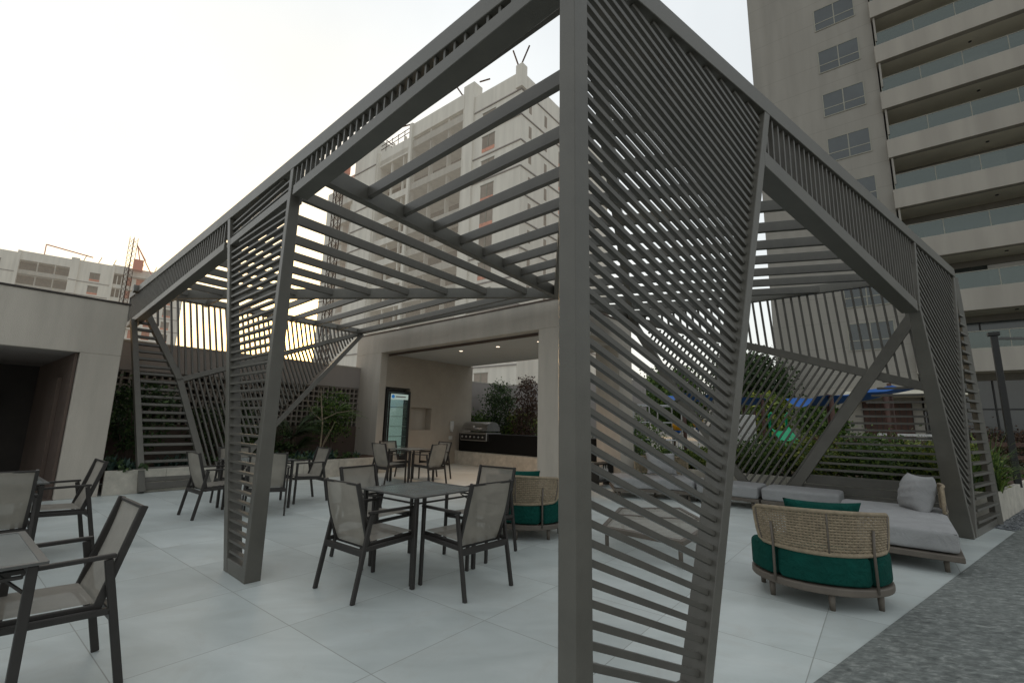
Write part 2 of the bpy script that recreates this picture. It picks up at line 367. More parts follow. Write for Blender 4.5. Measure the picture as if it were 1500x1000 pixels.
# ------------------------------------------------------------------ light
SUN_AZ, SUN_EL = -25.2, 8.7
def lighting():
    w = bpy.data.worlds.new('World'); scene.world = w; w.use_nodes = True
    nt = w.node_tree; N = nt.nodes.new; Lk = nt.links.new
    for n in list(nt.nodes): nt.nodes.remove(n)
    out = N('ShaderNodeOutputWorld')
    sky = N('ShaderNodeTexSky'); sky.sky_type = 'NISHITA'; sky.sun_disc = False
    sky.sun_elevation = R(SUN_EL); sky.sun_rotation = R(SUN_AZ); sky.dust_density = 3; sky.air_density = 1.2; sky.ozone_density = 1
    bg = N('ShaderNodeBackground'); bg.inputs[1].default_value = .05; Lk(sky.outputs[0], bg.inputs[0])
    # thin bright overcast haze that thickens and warms towards the low sun
    tc = N('ShaderNodeTexCoord'); sd = az_dir(SUN_AZ)*math.cos(R(SUN_EL))+V((0,0,math.sin(R(SUN_EL))))
    nv = N('ShaderNodeVectorMath'); nv.operation = 'NORMALIZE'; Lk(tc.outputs['Generated'], nv.inputs[0])
    dt = N('ShaderNodeVectorMath'); dt.operation = 'DOT_PRODUCT'; dt.inputs[1].default_value = tuple(sd); Lk(nv.outputs[0], dt.inputs[0])
    mx0 = N('ShaderNodeMath'); mx0.operation = 'MAXIMUM'; mx0.inputs[1].default_value = 0; Lk(dt.outputs['Value'], mx0.inputs[0])
    nz = N('ShaderNodeTexNoise'); nz.inputs['Scale'].default_value = 2.2; nz.inputs['Detail'].default_value = 5; Lk(nv.outputs[0], nz.inputs[0])
    nr = N('ShaderNodeMapRange'); nr.inputs[1].default_value = .3; nr.inputs[2].default_value = .7; nr.inputs[3].default_value = .93; nr.inputs[4].default_value = 1.07; Lk(nz.outputs[0], nr.inputs[0])
    def M_(op, a, b_=None, clamp=False):
        n = N('ShaderNodeMath'); n.operation = op; n.use_clamp = clamp
        for k, q in enumerate((a, b_)):
            if q is None: continue
            if isinstance(q, (int, float)): n.inputs[k].default_value = q
            else: Lk(q, n.inputs[k])
        return n.outputs[0]
    D = mx0.outputs[0]
    # colour: cool white far from the sun, cream near it
    near = M_('POWER', D, 12); core = M_('POWER', D, 110)
    c1 = N('ShaderNodeMixRGB'); c1.inputs[1].default_value = (.88, .91, .92, 1); c1.inputs[2].default_value = (1.0, .87, .62, 1); Lk(near, c1.inputs[0])
    c2 = N('ShaderNodeMixRGB'); c2.inputs[2].default_value = (1.0, .60, .15, 1); Lk(core, c2.inputs[0]); Lk(c1.outputs[0], c2.inputs[1])
    # strength: brighter on the sun's side, very bright around the sun itself
    st = M_('ADD', M_('MULTIPLY', M_('SMOOTH_MIN', M_('MULTIPLY', D, 1.0), 1.0), .30), .69)
    st = M_('MULTIPLY', st, nr.outputs[0])
    st = M_('ADD', st, M_('MULTIPLY', M_('POWER', D, 300), .55)); st = M_('ADD', st, M_('MULTIPLY', M_('POWER', D, 1500), 5))
    hz = N('ShaderNodeBackground'); Lk(c2.outputs[0], hz.inputs[0]); Lk(st, hz.inputs[1])
    a = N('ShaderNodeAddShader'); Lk(bg.outputs[0], a.inputs[0]); Lk(hz.outputs[0], a.inputs[1]); Lk(a.outputs[0], out.inputs[0])
    s = bpy.data.lights.new('sun', 'SUN'); s.energy = 5.0; s.angle = R(.6); s.color = (1, .62, .28)
    o = bpy.data.objects.new('sun', s); COL.objects.link(o)
    o.rotation_euler = (-sd).to_track_quat('-Z', 'Y').to_euler(); o.location = (0,0,30)
lighting()
scene.view_settings.view_transform = 'Standard'; scene.view_settings.look = 'None'; scene.view_settings.exposure = 0
scene.render.engine = 'CYCLES'
scene.cycles.max_bounces = 8; scene.cycles.transparent_max_bounces = 16

# ------------------------------------------------------------------ ground
def ground():
    tag(MB().quad((-900,-300,-.012),(900,-300,-.012),(900,1500,-.012),(-900,1500,-.012)).build('ground', 'asphalt'), kind='structure')
    o = MB().quad((-12,-4,0),(1.2,-4,0),(8.1,7.25,0),(9,12,0),(4,22,0),(-12,22,0)).build('terrace_floor', tile_mat()); tag(o, kind='structure')
    # slate paving: its edge runs parallel to the pergola's right side
    e = V((.8050,.5933,0)); n = V((.5933,-.8050,0)); p = V((1.74,2.87,.005))
    a = p-e*12; b = p+e*7.0; 
    o = MB().quad(a, b, b+e*9+n*.0, b+e*9+n*14, a+n*14).build('slate_pavement', slate_mat()); tag(o, kind='structure')
    c = p+e*7.0
    o = MB().quad(c+V((0,0,.004)), c+e*9+V((0,0,.004)), c+e*9-n*1.2+V((0,0,.004)), c+e*.3-n*1.2+V((0,0,.004))).build('gravel_bed', 'gravel'); tag(o, kind='structure')
    m = MB()
    for i in range(2600):
        q = c+e*random.uniform(.1, 5)-n*random.uniform(-.03, 1.15); r = random.uniform(.012, .026)
        k = len(m.v); a0 = random.random()*6
        ring = [V((math.cos(a0+j*1.2566)*r*random.uniform(.8,1.2), math.sin(a0+j*1.2566)*r*random.uniform(.8,1.2), .004)) for j in range(5)]
        top = V((random.uniform(-.3,.3)*r, random.uniform(-.3,.3)*r, r*.8))
        m.add([q+x for x in ring]+[q+x*.7+V((0,0,r*.6)) for x in ring]+[q+top], [(j, (j+1)%5, 5+(j+1)%5, 5+j) for j in range(5)]+[(5+j, 5+(j+1)%5, 10) for j in range(5)])
    tag(m.build('pebbles', 'pebble'), 'loose grey pebbles between the slate paving and the stone planter', 'pebbles', kind='stuff')
ground()

# ------------------------------------------------------------------ pergola
H = 4.1
class Plane:
    """a facade plane: s runs along its top line, z is the height, k goes inwards"""
    def __init__(s, O, u, n):
        s.O = V(O); s.u = V(u).normalized(); s.n = V(n).normalized(); v = s.n.cross(s.u)
        s.v = v if v.z > 0 else -v
    def __call__(s, a, z, k=0): return s.O+s.u*a+s.v*((z-s.O.z)/s.v.z)+s.n*k
def poly_clip(poly, o, d):
    """parameters along the line o+t*d inside a polygon (pairs)"""
    ts = []
    n = len(poly)
    for i in range(n):
        ax, ay = poly[i]; bx, by = poly[(i+1) % n]; ex, ey = bx-ax, by-ay
        den = d[0]*ey-d[1]*ex
        if abs(den) < 1e-9: continue
        t = ((ax-o[0])*ey-(ay-o[1])*ex)/den; q = ((ax-o[0])*d[1]-(ay-o[1])*d[0])/den
        if 0 <= q < 1: ts.append(t)
    ts.sort(); return [(ts[i], ts[i+1]) for i in range(0, len(ts)-1, 2)]
def slats(P, poly, d, step, w, depth, k=.05, off=0.):
    """parallel slats filling a polygon given in (s, z)"""
    m = MB(); L = math.hypot(*d); d = (d[0]/L, d[1]/L); nn = (-d[1], d[0])
    pr = [p[0]*nn[0]+p[1]*nn[1] for p in poly]; t = min(pr)+step*.5+off
    while t < max(pr):
        for a, b in poly_clip(poly, (nn[0]*t, nn[1]*t), d):
            if b-a > .03:
                A = (nn[0]*t+d[0]*a, nn[1]*t+d[1]*a); B = (nn[0]*t+d[0]*b, nn[1]*t+d[1]*b)
                m.bar(P(A[0], A[1], k), P(B[0], B[1], k), depth, w, P.n)
        t += step
    return m
def leg(P, s0, z0, s1, z1, w0, w1, d0, d1, k=0):
    """tapering leg: edge s (low side) and width at both ends, depth inwards"""
    a = [P(s0, z0, k), P(s0+w0, z0, k), P(s0+w0, z0, k+d0), P(s0, z0, k+d0)]
    b = [P(s1, z1, k), P(s1+w1, z1, k), P(s1+w1, z1, k+d1), P(s1, z1, k+d1)]
    return MB().hexa(a+b)
LF = Plane((.291,2.067,H), (-.7463,.6656,0), (.6655,.7461,-.0188))      # left facade, inward normal
RF = Plane((.291,2.067,H), (.802,.5973,0), (-.5973,.802,-.0039))
BR = Plane((2.87,10.81,3.93), (.7707,-.6372,0), (-.6372,-.7707,0))       # back right screen
LE = Plane((-7.66,9.79,3.93), (.6222,.7828,0), (.7396,-.5879,.3276))     # left end screen, leaning
def pergola():
    root = thing('pergola', 'large grey-brown steel pergola with slatted screens, leaning legs and open roof rafters', 'pergola', (.291,2.067,0))
    S = 'steel'; bv = .004
    def fin(m, name, mat_='steel', bevel=bv): return m.build(name, mat_, root, bevel)
    # ---- front corner post: a square tube with one edge towards the left facade
    m = MB()
    o = V((.291,2.067,0)); uL = LF.u; uR = RF.u
    w = .098
    P4 = [o, o+uR*w, o+uR*w+uL*w, o+uL*w]
    m.hexa([p+V((0,0,0)) for p in P4]+[p+V((0,0,H-.002)) for p in P4]); fin(m, 'post')
    # ---- left facade
    fin(MB().hexa([LF(.1,H-.15,0), LF(.1,H-.15,.1), LF(11.86,H-.15,.1), LF(11.86,H-.15,0), LF(.1,H,0), LF(.1,H,.1), LF(11.86,H,.1), LF(11.86,H,0)]), 'top_beam')
    def low(Pn, s0, z0, s1, z1, h=.11, d=.15, k=0):
        return MB().hexa([Pn(s0,z0,k), Pn(s0,z0,k+d), Pn(s1,z1,k+d), Pn(s1,z1,k), Pn(s0,z0+h,k), Pn(s0,z0+h,k+d), Pn(s1,z1+h,k+d), Pn(s1,z1+h,k)])
    fin(low(LF,.11,3.80,3.40,3.62), 'lower_beam'); fin(low(LF,3.5,3.61,5.32,3.53,.10,.14,.004), 'lower_beam'); fin(low(LF,5.42,3.53,11.55,3.26), 'lower_beam')
    fin(leg(LF, 11.50,3.262, 11.78,3.948, .07,.07,.12,.12,.002), 'fascia_end_post')
    def fas(P_, poly, dx=.02): return slats(P_, poly, (dx,1), .105, .020, .030, .03)
    fin(fas(LF, [(.12,3.9),(3.4,3.73),(3.45,3.95),(.12,3.95)]), 'fascia_grille', 'slatm', 0)
    fin(fas(LF, [(5.5,3.64),(11.5,3.37),(11.75,3.95),(5.55,3.95)], .12), 'fascia_grille', 'slatm', 0)
    # leg in the middle of the left side: two bars that close towards the floor
    fin(leg(LF, 3.325,0, 3.46,3.95, .085,.07,.135,.10,.001), 'leg_bar')
    fin(leg(LF, 3.755,0, 5.36,3.95, .09,.09,.135,.10,.001), 'leg_bar')
    fin(MB().hexa([LF(3.41,0,.004),LF(3.41,0,.125),LF(3.75,0,.125),LF(3.75,0,.004),LF(3.41,.12,.004),LF(3.41,.12,.125),LF(3.80,.12,.125),LF(3.80,.12,.004)]), 'foot_plate')
    fin(slats(LF, [(3.40,.13),(3.80,.13),(5.30,3.5),(3.52,3.58)], (1,.0), .088, .022, .048, .04), 'slat_panel', 'slatm', 0)
    fin(slats(LF, [(3.52,3.74),(5.34,3.66),(5.38,3.94),(3.53,3.94)], (1,-.05), .085, .022, .04, .05), 'slat_panel', 'slatm', 0)
    # ---- right facade
    fin(MB().hexa([RF(.1,H-.15,0), RF(8.88,H-.15,0), RF(8.88,H-.15,.1), RF(.1,H-.15,.1), RF(.1,H,0), RF(8.88,H,0), RF(8.88,H,.1), RF(.1,H,.1)]), 'top_beam')
    lx = lambda z: .93+.335*z     # outer right edge of the first leg
    fin(leg(RF, lx(0)-.085,0, lx(3.95)-.085,3.95, .085,.085,.14,.14,.001), 'leg_bar')
    fin(slats(RF, [(.098,.12),(lx(.12)-.09,.12),(lx(3.94)-.09,3.94),(.098,3.94)], (1,-.41), .0765, .031, .030, .045, -.012), 'slat_panel', 'slatm', .002)
    fin(MB().hexa([RF(.1,.0,.01),RF(lx(0)-.09,.0,.01),RF(lx(0)-.09,.0,.13),RF(.1,.0,.13),RF(.1,.10,.01),RF(lx(.1)-.09,.10,.01),RF(lx(.1)-.09,.10,.13),RF(.1,.10,.13)]), 'foot_plate')
    zl = lambda s: 3.40-(s-2.3)*.125
    fin(low(RF, lx(zl(2.05)), zl(2.05), 6.14, zl(6.14), .14,.17), 'lower_beam')
    fin(slats(RF, [(lx(3.6)+.02,3.52),(6.2,3.05),(6.38,3.95),(lx(3.95)+.02,3.95)], (.04,1), .105, .024, .055, .05), 'fascia_grille', 'slatm', 0)
    # far leg of the right side: post, tapered triangle of slats, corner bar
    ax = lambda z: 7.36-.385*z
    fin(leg(RF, 6.22,2.94, 6.46,3.95, .07,.07,.15,.12,.002), 'fascia_post')
    fin(leg(RF, ax(0)+.01,0, 6.21,3.03, .085,.085,.23,.12,.001), 'leg_bar')
    fin(leg(RF, 7.52,0, 8.74,4.0-.06, .09,.09,.14,.12,.001), 'leg_bar')
    fin(slats(RF, [(ax(.5)+.10,.35),(7.66,.45),(8.70,3.94),(6.55,3.94),(6.32,2.96)], (1,-.48), .098, .034, .04, .045), 'slat_panel', 'slatm', 0)
    # return face of the corner leg
    T = RF(8.83,4.0,0); B = V((7.58,7.42,0)); A0 = RF(7.61,0,0)
    fin(MB().hexa([B+V((-.05,0,0)),B+V((.05,0,0)),B+V((.05,.1,0)),B+V((-.05,.1,0)),T+V((-.04,.0,-.05)),T+V((.05,0,-.05)),T+V((.05,.1,-.05)),T+V((-.04,.1,-.05))]), 'corner_bar')
    m = MB(); z = .18
    while z < 3.3:
        t = z/4.0; q0 = A0.lerp(T, t); q1 = B.lerp(T, t)
        m.bar(q0+V((0,.04,z-q0.z)), q1+V((0,.04,z-q1.z)), .035, .09, (0,0,1)); z += .155
    fin(m, 'slat_panel', 'slatm', 0)
    fin(MB().hexa([A0+V((0,-.0,0)),B+V((-.05,0,0)),B+V((-.05,.1,0)),A0+V((0,.1,0)),A0+V((0,0,.10)),B+V((-.05,0,.10)),B+V((-.05,.1,.10)),A0+V((0,.1,.10))]), 'foot_plate')
    # ---- back right screen
    def bz(P_, a, b, w, d=.1, k=.0):
        return MB().bar(P_(a[0],a[1],k+d/2), P_(b[0],b[1],k+d/2), d, w, P_.n)
    fin(bz(BR,(-.1,4.0),(5.55,4.0),.16), 'top_beam')
    fin(bz(BR,(0,3.93),(1.14,1.95),.17,.12,.004), 'frame_bar'); fin(bz(BR,(1.11,1.99),(2.55,0),.15,.118,.006), 'frame_bar')
    fin(bz(BR,(.06,3.9),(5.32,2.05),.14,.10,-.004), 'frame_bar')
    fin(bz(BR,(5.2,3.5),(2.92,.02),.17,.11,.012), 'frame_bar')
    fin(bz(BR,(5.36,2.2),(5.36,0),.12,.10,.0), 'frame_bar')
    l3 = lambda s: 3.92-s*.355
    fin(slats(BR, [(.3,l3(.3)+.06),(5.3,l3(5.3)+.06),(5.3,3.92),(.3,3.92)], (-.07,1), .135, .035, .05, .05), 'slat_panel', 'slatm', 0)
    l2 = lambda z: 2.92+(z)*.655
    zc = 2.37
    fin(slats(BR, [(2.55,.1),(l2(.1)-.1,.1),(l2(zc)-.1,l3(l2(zc)-.1)-.06),(.35,l3(.35)-.1),(1.2,1.95)], (1,1.5), .105, .03, .05, .05), 'slat_panel', 'slatm', 0)
    fin(slats(BR, [(l2(.5)+.1,.52),(5.3,.52),(5.3,l3(5.3)-.06),(l2(zc)+.12,l3(l2(zc))-.08)], (1,0), .118, .035, .06, .05), 'slat_panel', 'slatm', 0)
    fin(slats(BR, [(l2(.0)+.08,.03),(5.3,.03),(5.3,.55),(l2(.55)+.08,.55)], (1,0), .135, .122, .03, .06), 'board_panel', 'slatm', 0)
    # ---- left end screen (leans outwards)
    fin(bz(LE,(-.55,4.0),(4.95,4.0),.15), 'top_beam')
    fin(leg(LE,-.27,0,-.56,3.3,.10,.10,.12,.10,.0), 'frame_bar')
    fin(bz(LE,(-.28,3.45),(.33,2.10),.12), 'frame_bar'); fin(bz(LE,(.31,2.14),(.86,0),.12,.098,.002), 'frame_bar')
    fin(bz(LE,(.36,2.13),(4.9,3.93),.11,.09,.004), 'frame_bar')
    fin(bz(LE,(4.95,3.9),(1.0,0),.11,.1,.008), 'frame_bar')
    fin(slats(LE, [(-.2,.45),(.72,.45),(.28,2.1),(-.3,3.35),(-.5,3.2)], (1,0), .152, .05, .05, .05), 'slat_panel', 'slatm', 0)
    fin(slats(LE, [(-.18,.03),(.82,.03),(.73,.43),(-.2,.43)], (1,0), .135, .122, .03, .06), 'board_panel', 'slatm', 0)
    fin(slats(LE, [(-.2,3.5),(.34,2.2),(4.7,3.92),(-.3,3.92)], (-.04,1), .122, .034, .045, .05), 'slat_panel', 'slatm', 0)
    fin(slats(LE, [(.45,2.1),(.95,.2),(4.75,3.83)], (-.25,1), .105, .030, .045, .05), 'slat_panel', 'slatm', 0)
    # ---- roof: four triangles of rafters between five main beams
    zt = 4.07
    X = V((.87,8.86,0)); F0 = V((.38,2.25,0)); Xp = V((2.87,10.81,0)); M2 = LF(3.35,H,.1); M2.z = 0; A = LF(11.3,H,.1); A.z = 0
    B0 = V((-4.60,13.64,0)); C0 = V((7.15,7.26,0))
    def mb(a, b, w=.11, h=.20):
        q = MB(); q.bar(V((a.x,a.y,zt-h/2)), V((b.x,b.y,zt-h/2)), w, h, V((0,0,1)).cross(b-a)); return fin(q, 'roof_beam')
    mb(M2, X); mb(A+(X-A)*.01, X); mb(F0, X, .108, .202); mb(F0+(Xp-F0)*.01, Xp, .112, .198); mb(X+V((-.05,.02,0)), Xp, .10, .19)
    def rafters(tri, az, step, off, lim=60):
        d = az_dir(az); n = V((d.y, -d.x, 0)); P2 = [(p.x, p.y) for p in tri]
        pr = [p.x*n.x+p.y*n.y for p in tri]; t = min(pr)+off
        while t < max(pr)-.12:
            for a, b in poly_clip(P2, (n.x*t, n.y*t), (d.x, d.y)):
                if b-a > .25:
                    p = n*t+d*(a+.045); q = n*t+d*(b-.045)
                    mm = MB(); mm.bar(V((p.x,p.y,zt-.075)), V((q.x,q.y,zt-.075)), .06, .13, n); fin(mm, 'rafter', 'slatm')
            t += step
    LFu = LF.u
    rafters([M2, X, F0], 132.5, .54, .28)
    rafters([M2, X, A], 36, .69, .30)
    rafters([A, X, B0], 133, .66, .34)
    RC = RF(8.8,H,.1); RC.z = 0
    rafters([F0, Xp, C0, RC], 106, .645, .30)
    rafters([F0, Xp, X], 106, .645, .30)
    # rafter carrying the edge above the barbecue house
    q = MB(); q.bar(V((B0.x,B0.y,zt-.07)), V((X.x,X.y,zt-.075)), .062, .132, (.66,.75,0)); fin(q, 'rafter')
    return root
pergola()
#PART2
# ------------------------------------------------------------------ barbecue house
G = V((.6252,.7804,0))          # azimuth 38.7
W_ = V((.7804,-.6252,0))        # azimuth 128.7
UZ = V((0,0,1))
def frame(O, f, g):
    O = V(O)
    return lambda s, t, z=0.: O+f*s+g*t+UZ*z
def fbox(m, P, s0, s1, t0, t1, z0, z1):
    return m.hexa([P(s0,t0,z0),P(s1,t0,z0),P(s1,t1,z0),P(s0,t1,z0),P(s0,t0,z1),P(s1,t0,z1),P(s1,t1,z1),P(s0,t1,z1)])
BF = V((.749,-.6626,0))
BP = frame((-4.97,14.62,0), BF, G)
def bbq_house():
    r = thing('barbecue_house', 'beige plastered open-fronted barbecue house with flat roof behind the pergola', 'pavilion', (-4.97,14.62,0))
    D = 4.0
    m = MB()
    fbox(m, BP, 0, 1.10, 0, D, 0, 3.4)
    m.build('wall', 'plaster', r, .006)
    m = MB(); fbox(m, BP, 1.1, 1.4, 0, .24, 0, 3.4); m.build('wall', 'plaster', r, .006)
    m = MB()
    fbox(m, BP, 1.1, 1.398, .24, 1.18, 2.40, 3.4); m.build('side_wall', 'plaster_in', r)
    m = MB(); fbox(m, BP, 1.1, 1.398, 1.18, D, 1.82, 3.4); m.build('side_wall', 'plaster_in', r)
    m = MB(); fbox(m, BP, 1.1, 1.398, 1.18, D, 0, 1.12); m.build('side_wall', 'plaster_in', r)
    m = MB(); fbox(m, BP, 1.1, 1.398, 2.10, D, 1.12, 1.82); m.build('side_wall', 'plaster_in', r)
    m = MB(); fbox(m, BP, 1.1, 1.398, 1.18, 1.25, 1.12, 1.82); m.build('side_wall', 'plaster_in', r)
    m = MB(); fbox(m, BP, 7.39, 8.0, 0, .62, 0, 3.4); m.build('column', 'plaster', r, .008)
    m = MB(); fbox(m, BP, 7.35, 8.02, 2.62, 3.38, 0, 3.4); m.build('column', 'plaster', r, .008)
    # roof slab
    m = MB(); m.hexa([BP(-.0,0,3.4),BP(8.02,0,3.4),BP(8.02,3.4,3.4),BP(0,D,3.4),BP(0,0,4.0),BP(8.02,0,4.0),BP(8.02,3.4,4.0),BP(0,D,4.0)]); m.build('roof', 'plaster', r, .008)
    m = MB(); m.quad(BP(1.4,.26,3.395),BP(1.4,D-.2,3.395),BP(7.8,3.2,3.395),BP(7.8,.26,3.395)); m.build('ceiling', 'ceiling', r)
    m = MB(); m.hexa([BP(-.02,-.02,4.0),BP(8.04,-.02,4.0),BP(8.04,3.42,4.0),BP(-.02,D+.02,4.0),BP(-.02,-.02,4.03),BP(8.04,-.02,4.03),BP(8.04,3.42,4.03),BP(-.02,D+.02,4.03)]); m.build('roof_flashing', 'brown_wall', r)
    # dark strip standing in for the shadow gap along the ceiling edge
    m = MB(); fbox(m, BP, 1.42, 7.38, .262, .30, 3.33, 3.393); m.build('ceiling_shadow_strip', 'brown_wall', r)
    # counter: light plinth and black granite front
    m = MB(); fbox(m, BP, 1.40, 7.3, 3.25, 3.95, 0, .44); m.build('plinth', 'stone', r, .006)
    m = MB(); fbox(m, BP, 1.62, 7.2, 3.22, 3.93, .44, 1.03); m.build('counter', 'black', r, .004)
    # downlights
    for q in ((-1.44,12.89),(-.37,12.01),(.67,11.12)):
        mm = MB(); c = V((q[0],q[1],3.385)); mm.tube([c+V((0,0,-.006)), c+V((0,0,.006))], .075, 16); o = mm.build('ceiling_lamp', 'white', r)
        mm = MB(); mm.tube([c+V((0,0,-.012)), c+V((0,0,-.006))], .05, 14); mm.build('lamp_lens', 'lampw', o)
        l = bpy.data.lights.new('downlight', 'SPOT'); l.energy = 78; l.color = (1,.66,.42); l.spot_size = R(120); l.spot_blend = .8; l.shadow_soft_size = .05
        lo = bpy.data.objects.new('downlight', l); COL.objects.link(lo); lo.location = c+V((0,0,-.03))
    # wall dispenser on the side wall
    return r
bbq_house()
def wall_bits():
    t = thing('soap_dispenser', 'small white wall dispenser on the side wall beside the black counter', 'dispenser', tuple(BP(1.40,3.3,1.1)))
    m = MB(); fbox(m, BP, 1.40, 1.47, 2.95, 3.10, 1.13, 1.42); m.build('body', 'white', t, .015)
    m = MB(); fbox(m, BP, 1.40, 1.475, 2.99, 3.06, 1.06, 1.125); m.build('nozzle', 'white', t, .005)
    t = MB(); fbox(t, BP, 1.40, 1.412, 2.93, 3.10, .80, .92); o = t.build('wall_socket', 'white', None, .004); tag(o, 'white double power socket low on the side wall under the dispenser', 'socket')
wall_bits()
def fridge():
    r = thing('display_fridge', 'tall black drinks fridge with a glass door set into the barbecue house wall', 'fridge', tuple(BP(1.2,.7)))
    P = BP
    def b(name, mt, *a, bev=.004, par=None):
        m = MB(); fbox(m, P, *a); return m.build(name, mt, par or r, bev)
    b('cabinet', 'darkmetal', 1.11,1.16,.26,1.16,.03,2.36)
    b('side_panel', 'darkmetal', 1.16,1.46,.26,.34,.03,2.36); b('side_panel', 'darkmetal', 1.16,1.46,1.10,1.16,.03,2.30)
    b('top_panel', 'darkmetal', 1.16,1.46,.34,1.10,2.24,2.30); b('base', 'darkmetal', 1.16,1.46,.34,1.10,.03,.32)
    b('interior', 'fr_in', 1.165,1.18,.345,1.095,.33,2.22, bev=0)
    for z in (.62,.92,1.22,1.52,1.80): b('shelf', 'white', 1.18,1.43,.35,1.09,z,z+.012, bev=0)
    h = b('header', 'fr_in', 1.44,1.475,.38,1.06,2.04,2.20, bev=.003)
    m = MB(); c = P(1.476,.48,2.12); m.tube([c, c+BF*.006], .055, 18); m.build('emblem', 'blue_l', h)
    m = MB(); fbox(m, P, 1.476,1.480,.58,.95,2.10,2.14); m.build('name_strip', 'inox', h)
    d = b('door', 'fr_glass', 1.462,1.470,.38,1.06,.34,2.03, bev=0)
    m = MB()
    for a in ((.34,.39,.33,2.23),(1.05,1.10,.33,2.23)): fbox(m, P, 1.461,1.485,a[0],a[1],a[2],a[3])
    fbox(m, P, 1.461,1.485,.39,1.05,.33,.37); m.build('door_frame', 'darkmetal', d)
    m = MB(); fbox(m, P, 1.485,1.515,1.04,1.065,.9,1.6); m.build('handle', 'darkmetal', d)
fridge()
def grill():
    r = thing('barbecue_grill', 'stainless steel gas grill with closed hood standing on the black counter', 'grill', tuple(BP(2.35,3.4,1.03)))
    P = BP; a, b_ = 1.78, 3.02
    m = MB(); fbox(m, P, a, b_, 3.12, 3.85, .80, 1.07); m.build('body', 'inox', r, .01)
    m = MB(); fbox(m, P, a+.04, b_-.04, 3.10, 3.12, .83, 1.02); f = m.build('control_panel', 'darkmetal', r, .003)
    for i in range(6):
        c = P(a+.14+i*(b_-a-.28)/5, 3.10, .925); mm = MB(); mm.tube([c, c-G*.045], [.034,.028], 14); mm.build('knob', 'inox', f, 0, True)
    m = MB(); n = 12
    def hood(u, v):
        an = math.pi*(.02+.96*v); return P(a+.02+(b_-a-.04)*u, 3.48-.34*math.cos(an), 1.075+.34*math.sin(an)**.75)
    m.grid(hood, 6, n)
    for u in (0,1):
        k = len(m.v); m.v += [tuple(hood(u, j/n)) for j in range(n+1)]; m.f.append(tuple(k+j for j in range(n+1)))
    h = m.build('hood', 'inox', r, 0, True)
    md = h.modifiers.new('e', 'EDGE_SPLIT'); md.split_angle = R(50)
    m = MB(); m.tube([P(a+.2,3.08,1.2), P(b_-.2,3.08,1.2)], .018, 10); m.build('handle', 'inox', h, 0, True)
    m = MB(); c = P((a+b_)/2,3.16,1.26); m.tube([c, c-G*.02], .04, 16); m.build('thermometer', 'white', h)
grill()

# ------------------------------------------------------------------ left pavilion, walls and planters
PV = frame((-7.12,8.32,0), G, -W_)        # s along azimuth 38.7, t into the building
def left_pavilion():
    r = thing('side_pavilion', 'low beige plastered building with a wide dark opening beside the pergola', 'building', (-7.12,8.32,0))
    m = MB(); fbox(m, PV, -.55, 0, 0, 5, 0, 2.45); m.build('wall', 'plaster', r, .008)
    m = MB(); fbox(m, PV, -9, 0, 0, 5, 2.45, 3.40); m.build('roof', 'plaster', r, .008)
    m = MB(); fbox(m, PV, -9, .02, -.02, 5, 3.40, 3.43); m.build('roof_flashing', 'dark_in', r)
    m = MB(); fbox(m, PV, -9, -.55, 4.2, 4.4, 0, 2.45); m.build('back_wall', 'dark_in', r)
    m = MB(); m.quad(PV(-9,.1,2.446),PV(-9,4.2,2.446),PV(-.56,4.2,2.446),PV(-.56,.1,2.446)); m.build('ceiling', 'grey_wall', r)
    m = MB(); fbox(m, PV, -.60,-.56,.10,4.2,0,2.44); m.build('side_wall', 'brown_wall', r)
    d = MB(); fbox(d, PV, -.66,-.60,.9,1.9,0,2.05); d.build('door', 'brown_wall', r, .004)
    m = MB(); fbox(m, PV, -3.2,-1.5,3.6,4.2,.9,.96); m.build('shelf', 'wood', r)
    m = MB(); fbox(m, PV, -4.4,-1.2,4.0,4.2,1.35,1.9); m.build('wall_cabinet', 'black', r)
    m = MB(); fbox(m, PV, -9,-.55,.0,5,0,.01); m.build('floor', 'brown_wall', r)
left_pavilion()
def perimeter_wall():
    r = thing('perimeter_wall', 'tall grey boundary wall with a band of square lattice openings', 'wall', (-8.7,9.5,0))
    P = frame((-8.7,9.5,0), G, -W_)
    L = 10.0
    m = MB(); fbox(m, P, .06, 14.5, 0, .2, 2.36, 2.98); m.build('wall', 'grey_wall', r, .006)
    m = MB(); fbox(m, P, .06, 14.5, -.01, .21, 2.98, 3.02); m.build('coping', 'stone', r)
    m = MB(); fbox(m, P, .06, 14.5, 0, .2, 0, 1.2); m.build('base_wall', 'brown_wall', r)
    m = MB(); fbox(m, P, L, 14.5, .0, .2, 1.2, 2.36); m.build('wall', 'grey_wall', r)
    m = MB(); fbox(m, P, .06, L, .19, .21, 1.2, 2.36); m.build('lattice_backing', 'dark_in', r)  # dark sheet added to stop the sun shining through the lattice holes
    m = MB(); st = .145; x = .06
    while x < L: fbox(m, P, x, x+.042, .02, .17, 1.2, 2.36); x += st
    z = 1.2+.10
    while z < 2.33: fbox(m, P, .06, L, .03, .16, z, z+.042); z += st
    m.build('lattice', 'lattice', r)
    r2 = thing('rear_wall', 'pale grey boundary wall behind the shrubs at the back of the barbecue house', 'wall', tuple(BP(-3,7.4)))
    m = MB(); P2 = frame(tuple(BP(-3,7.2)), W_, G)
    fbox(m, P2, 0, 9.5, 0, .2, 0, 3.0); m.build('wall', 'grey_wall', r2); m = MB(); fbox(m, P2, -.02, 9.52, -.02, .22, 3.0, 3.04); m.build('coping', 'stone', r2)
perimeter_wall()
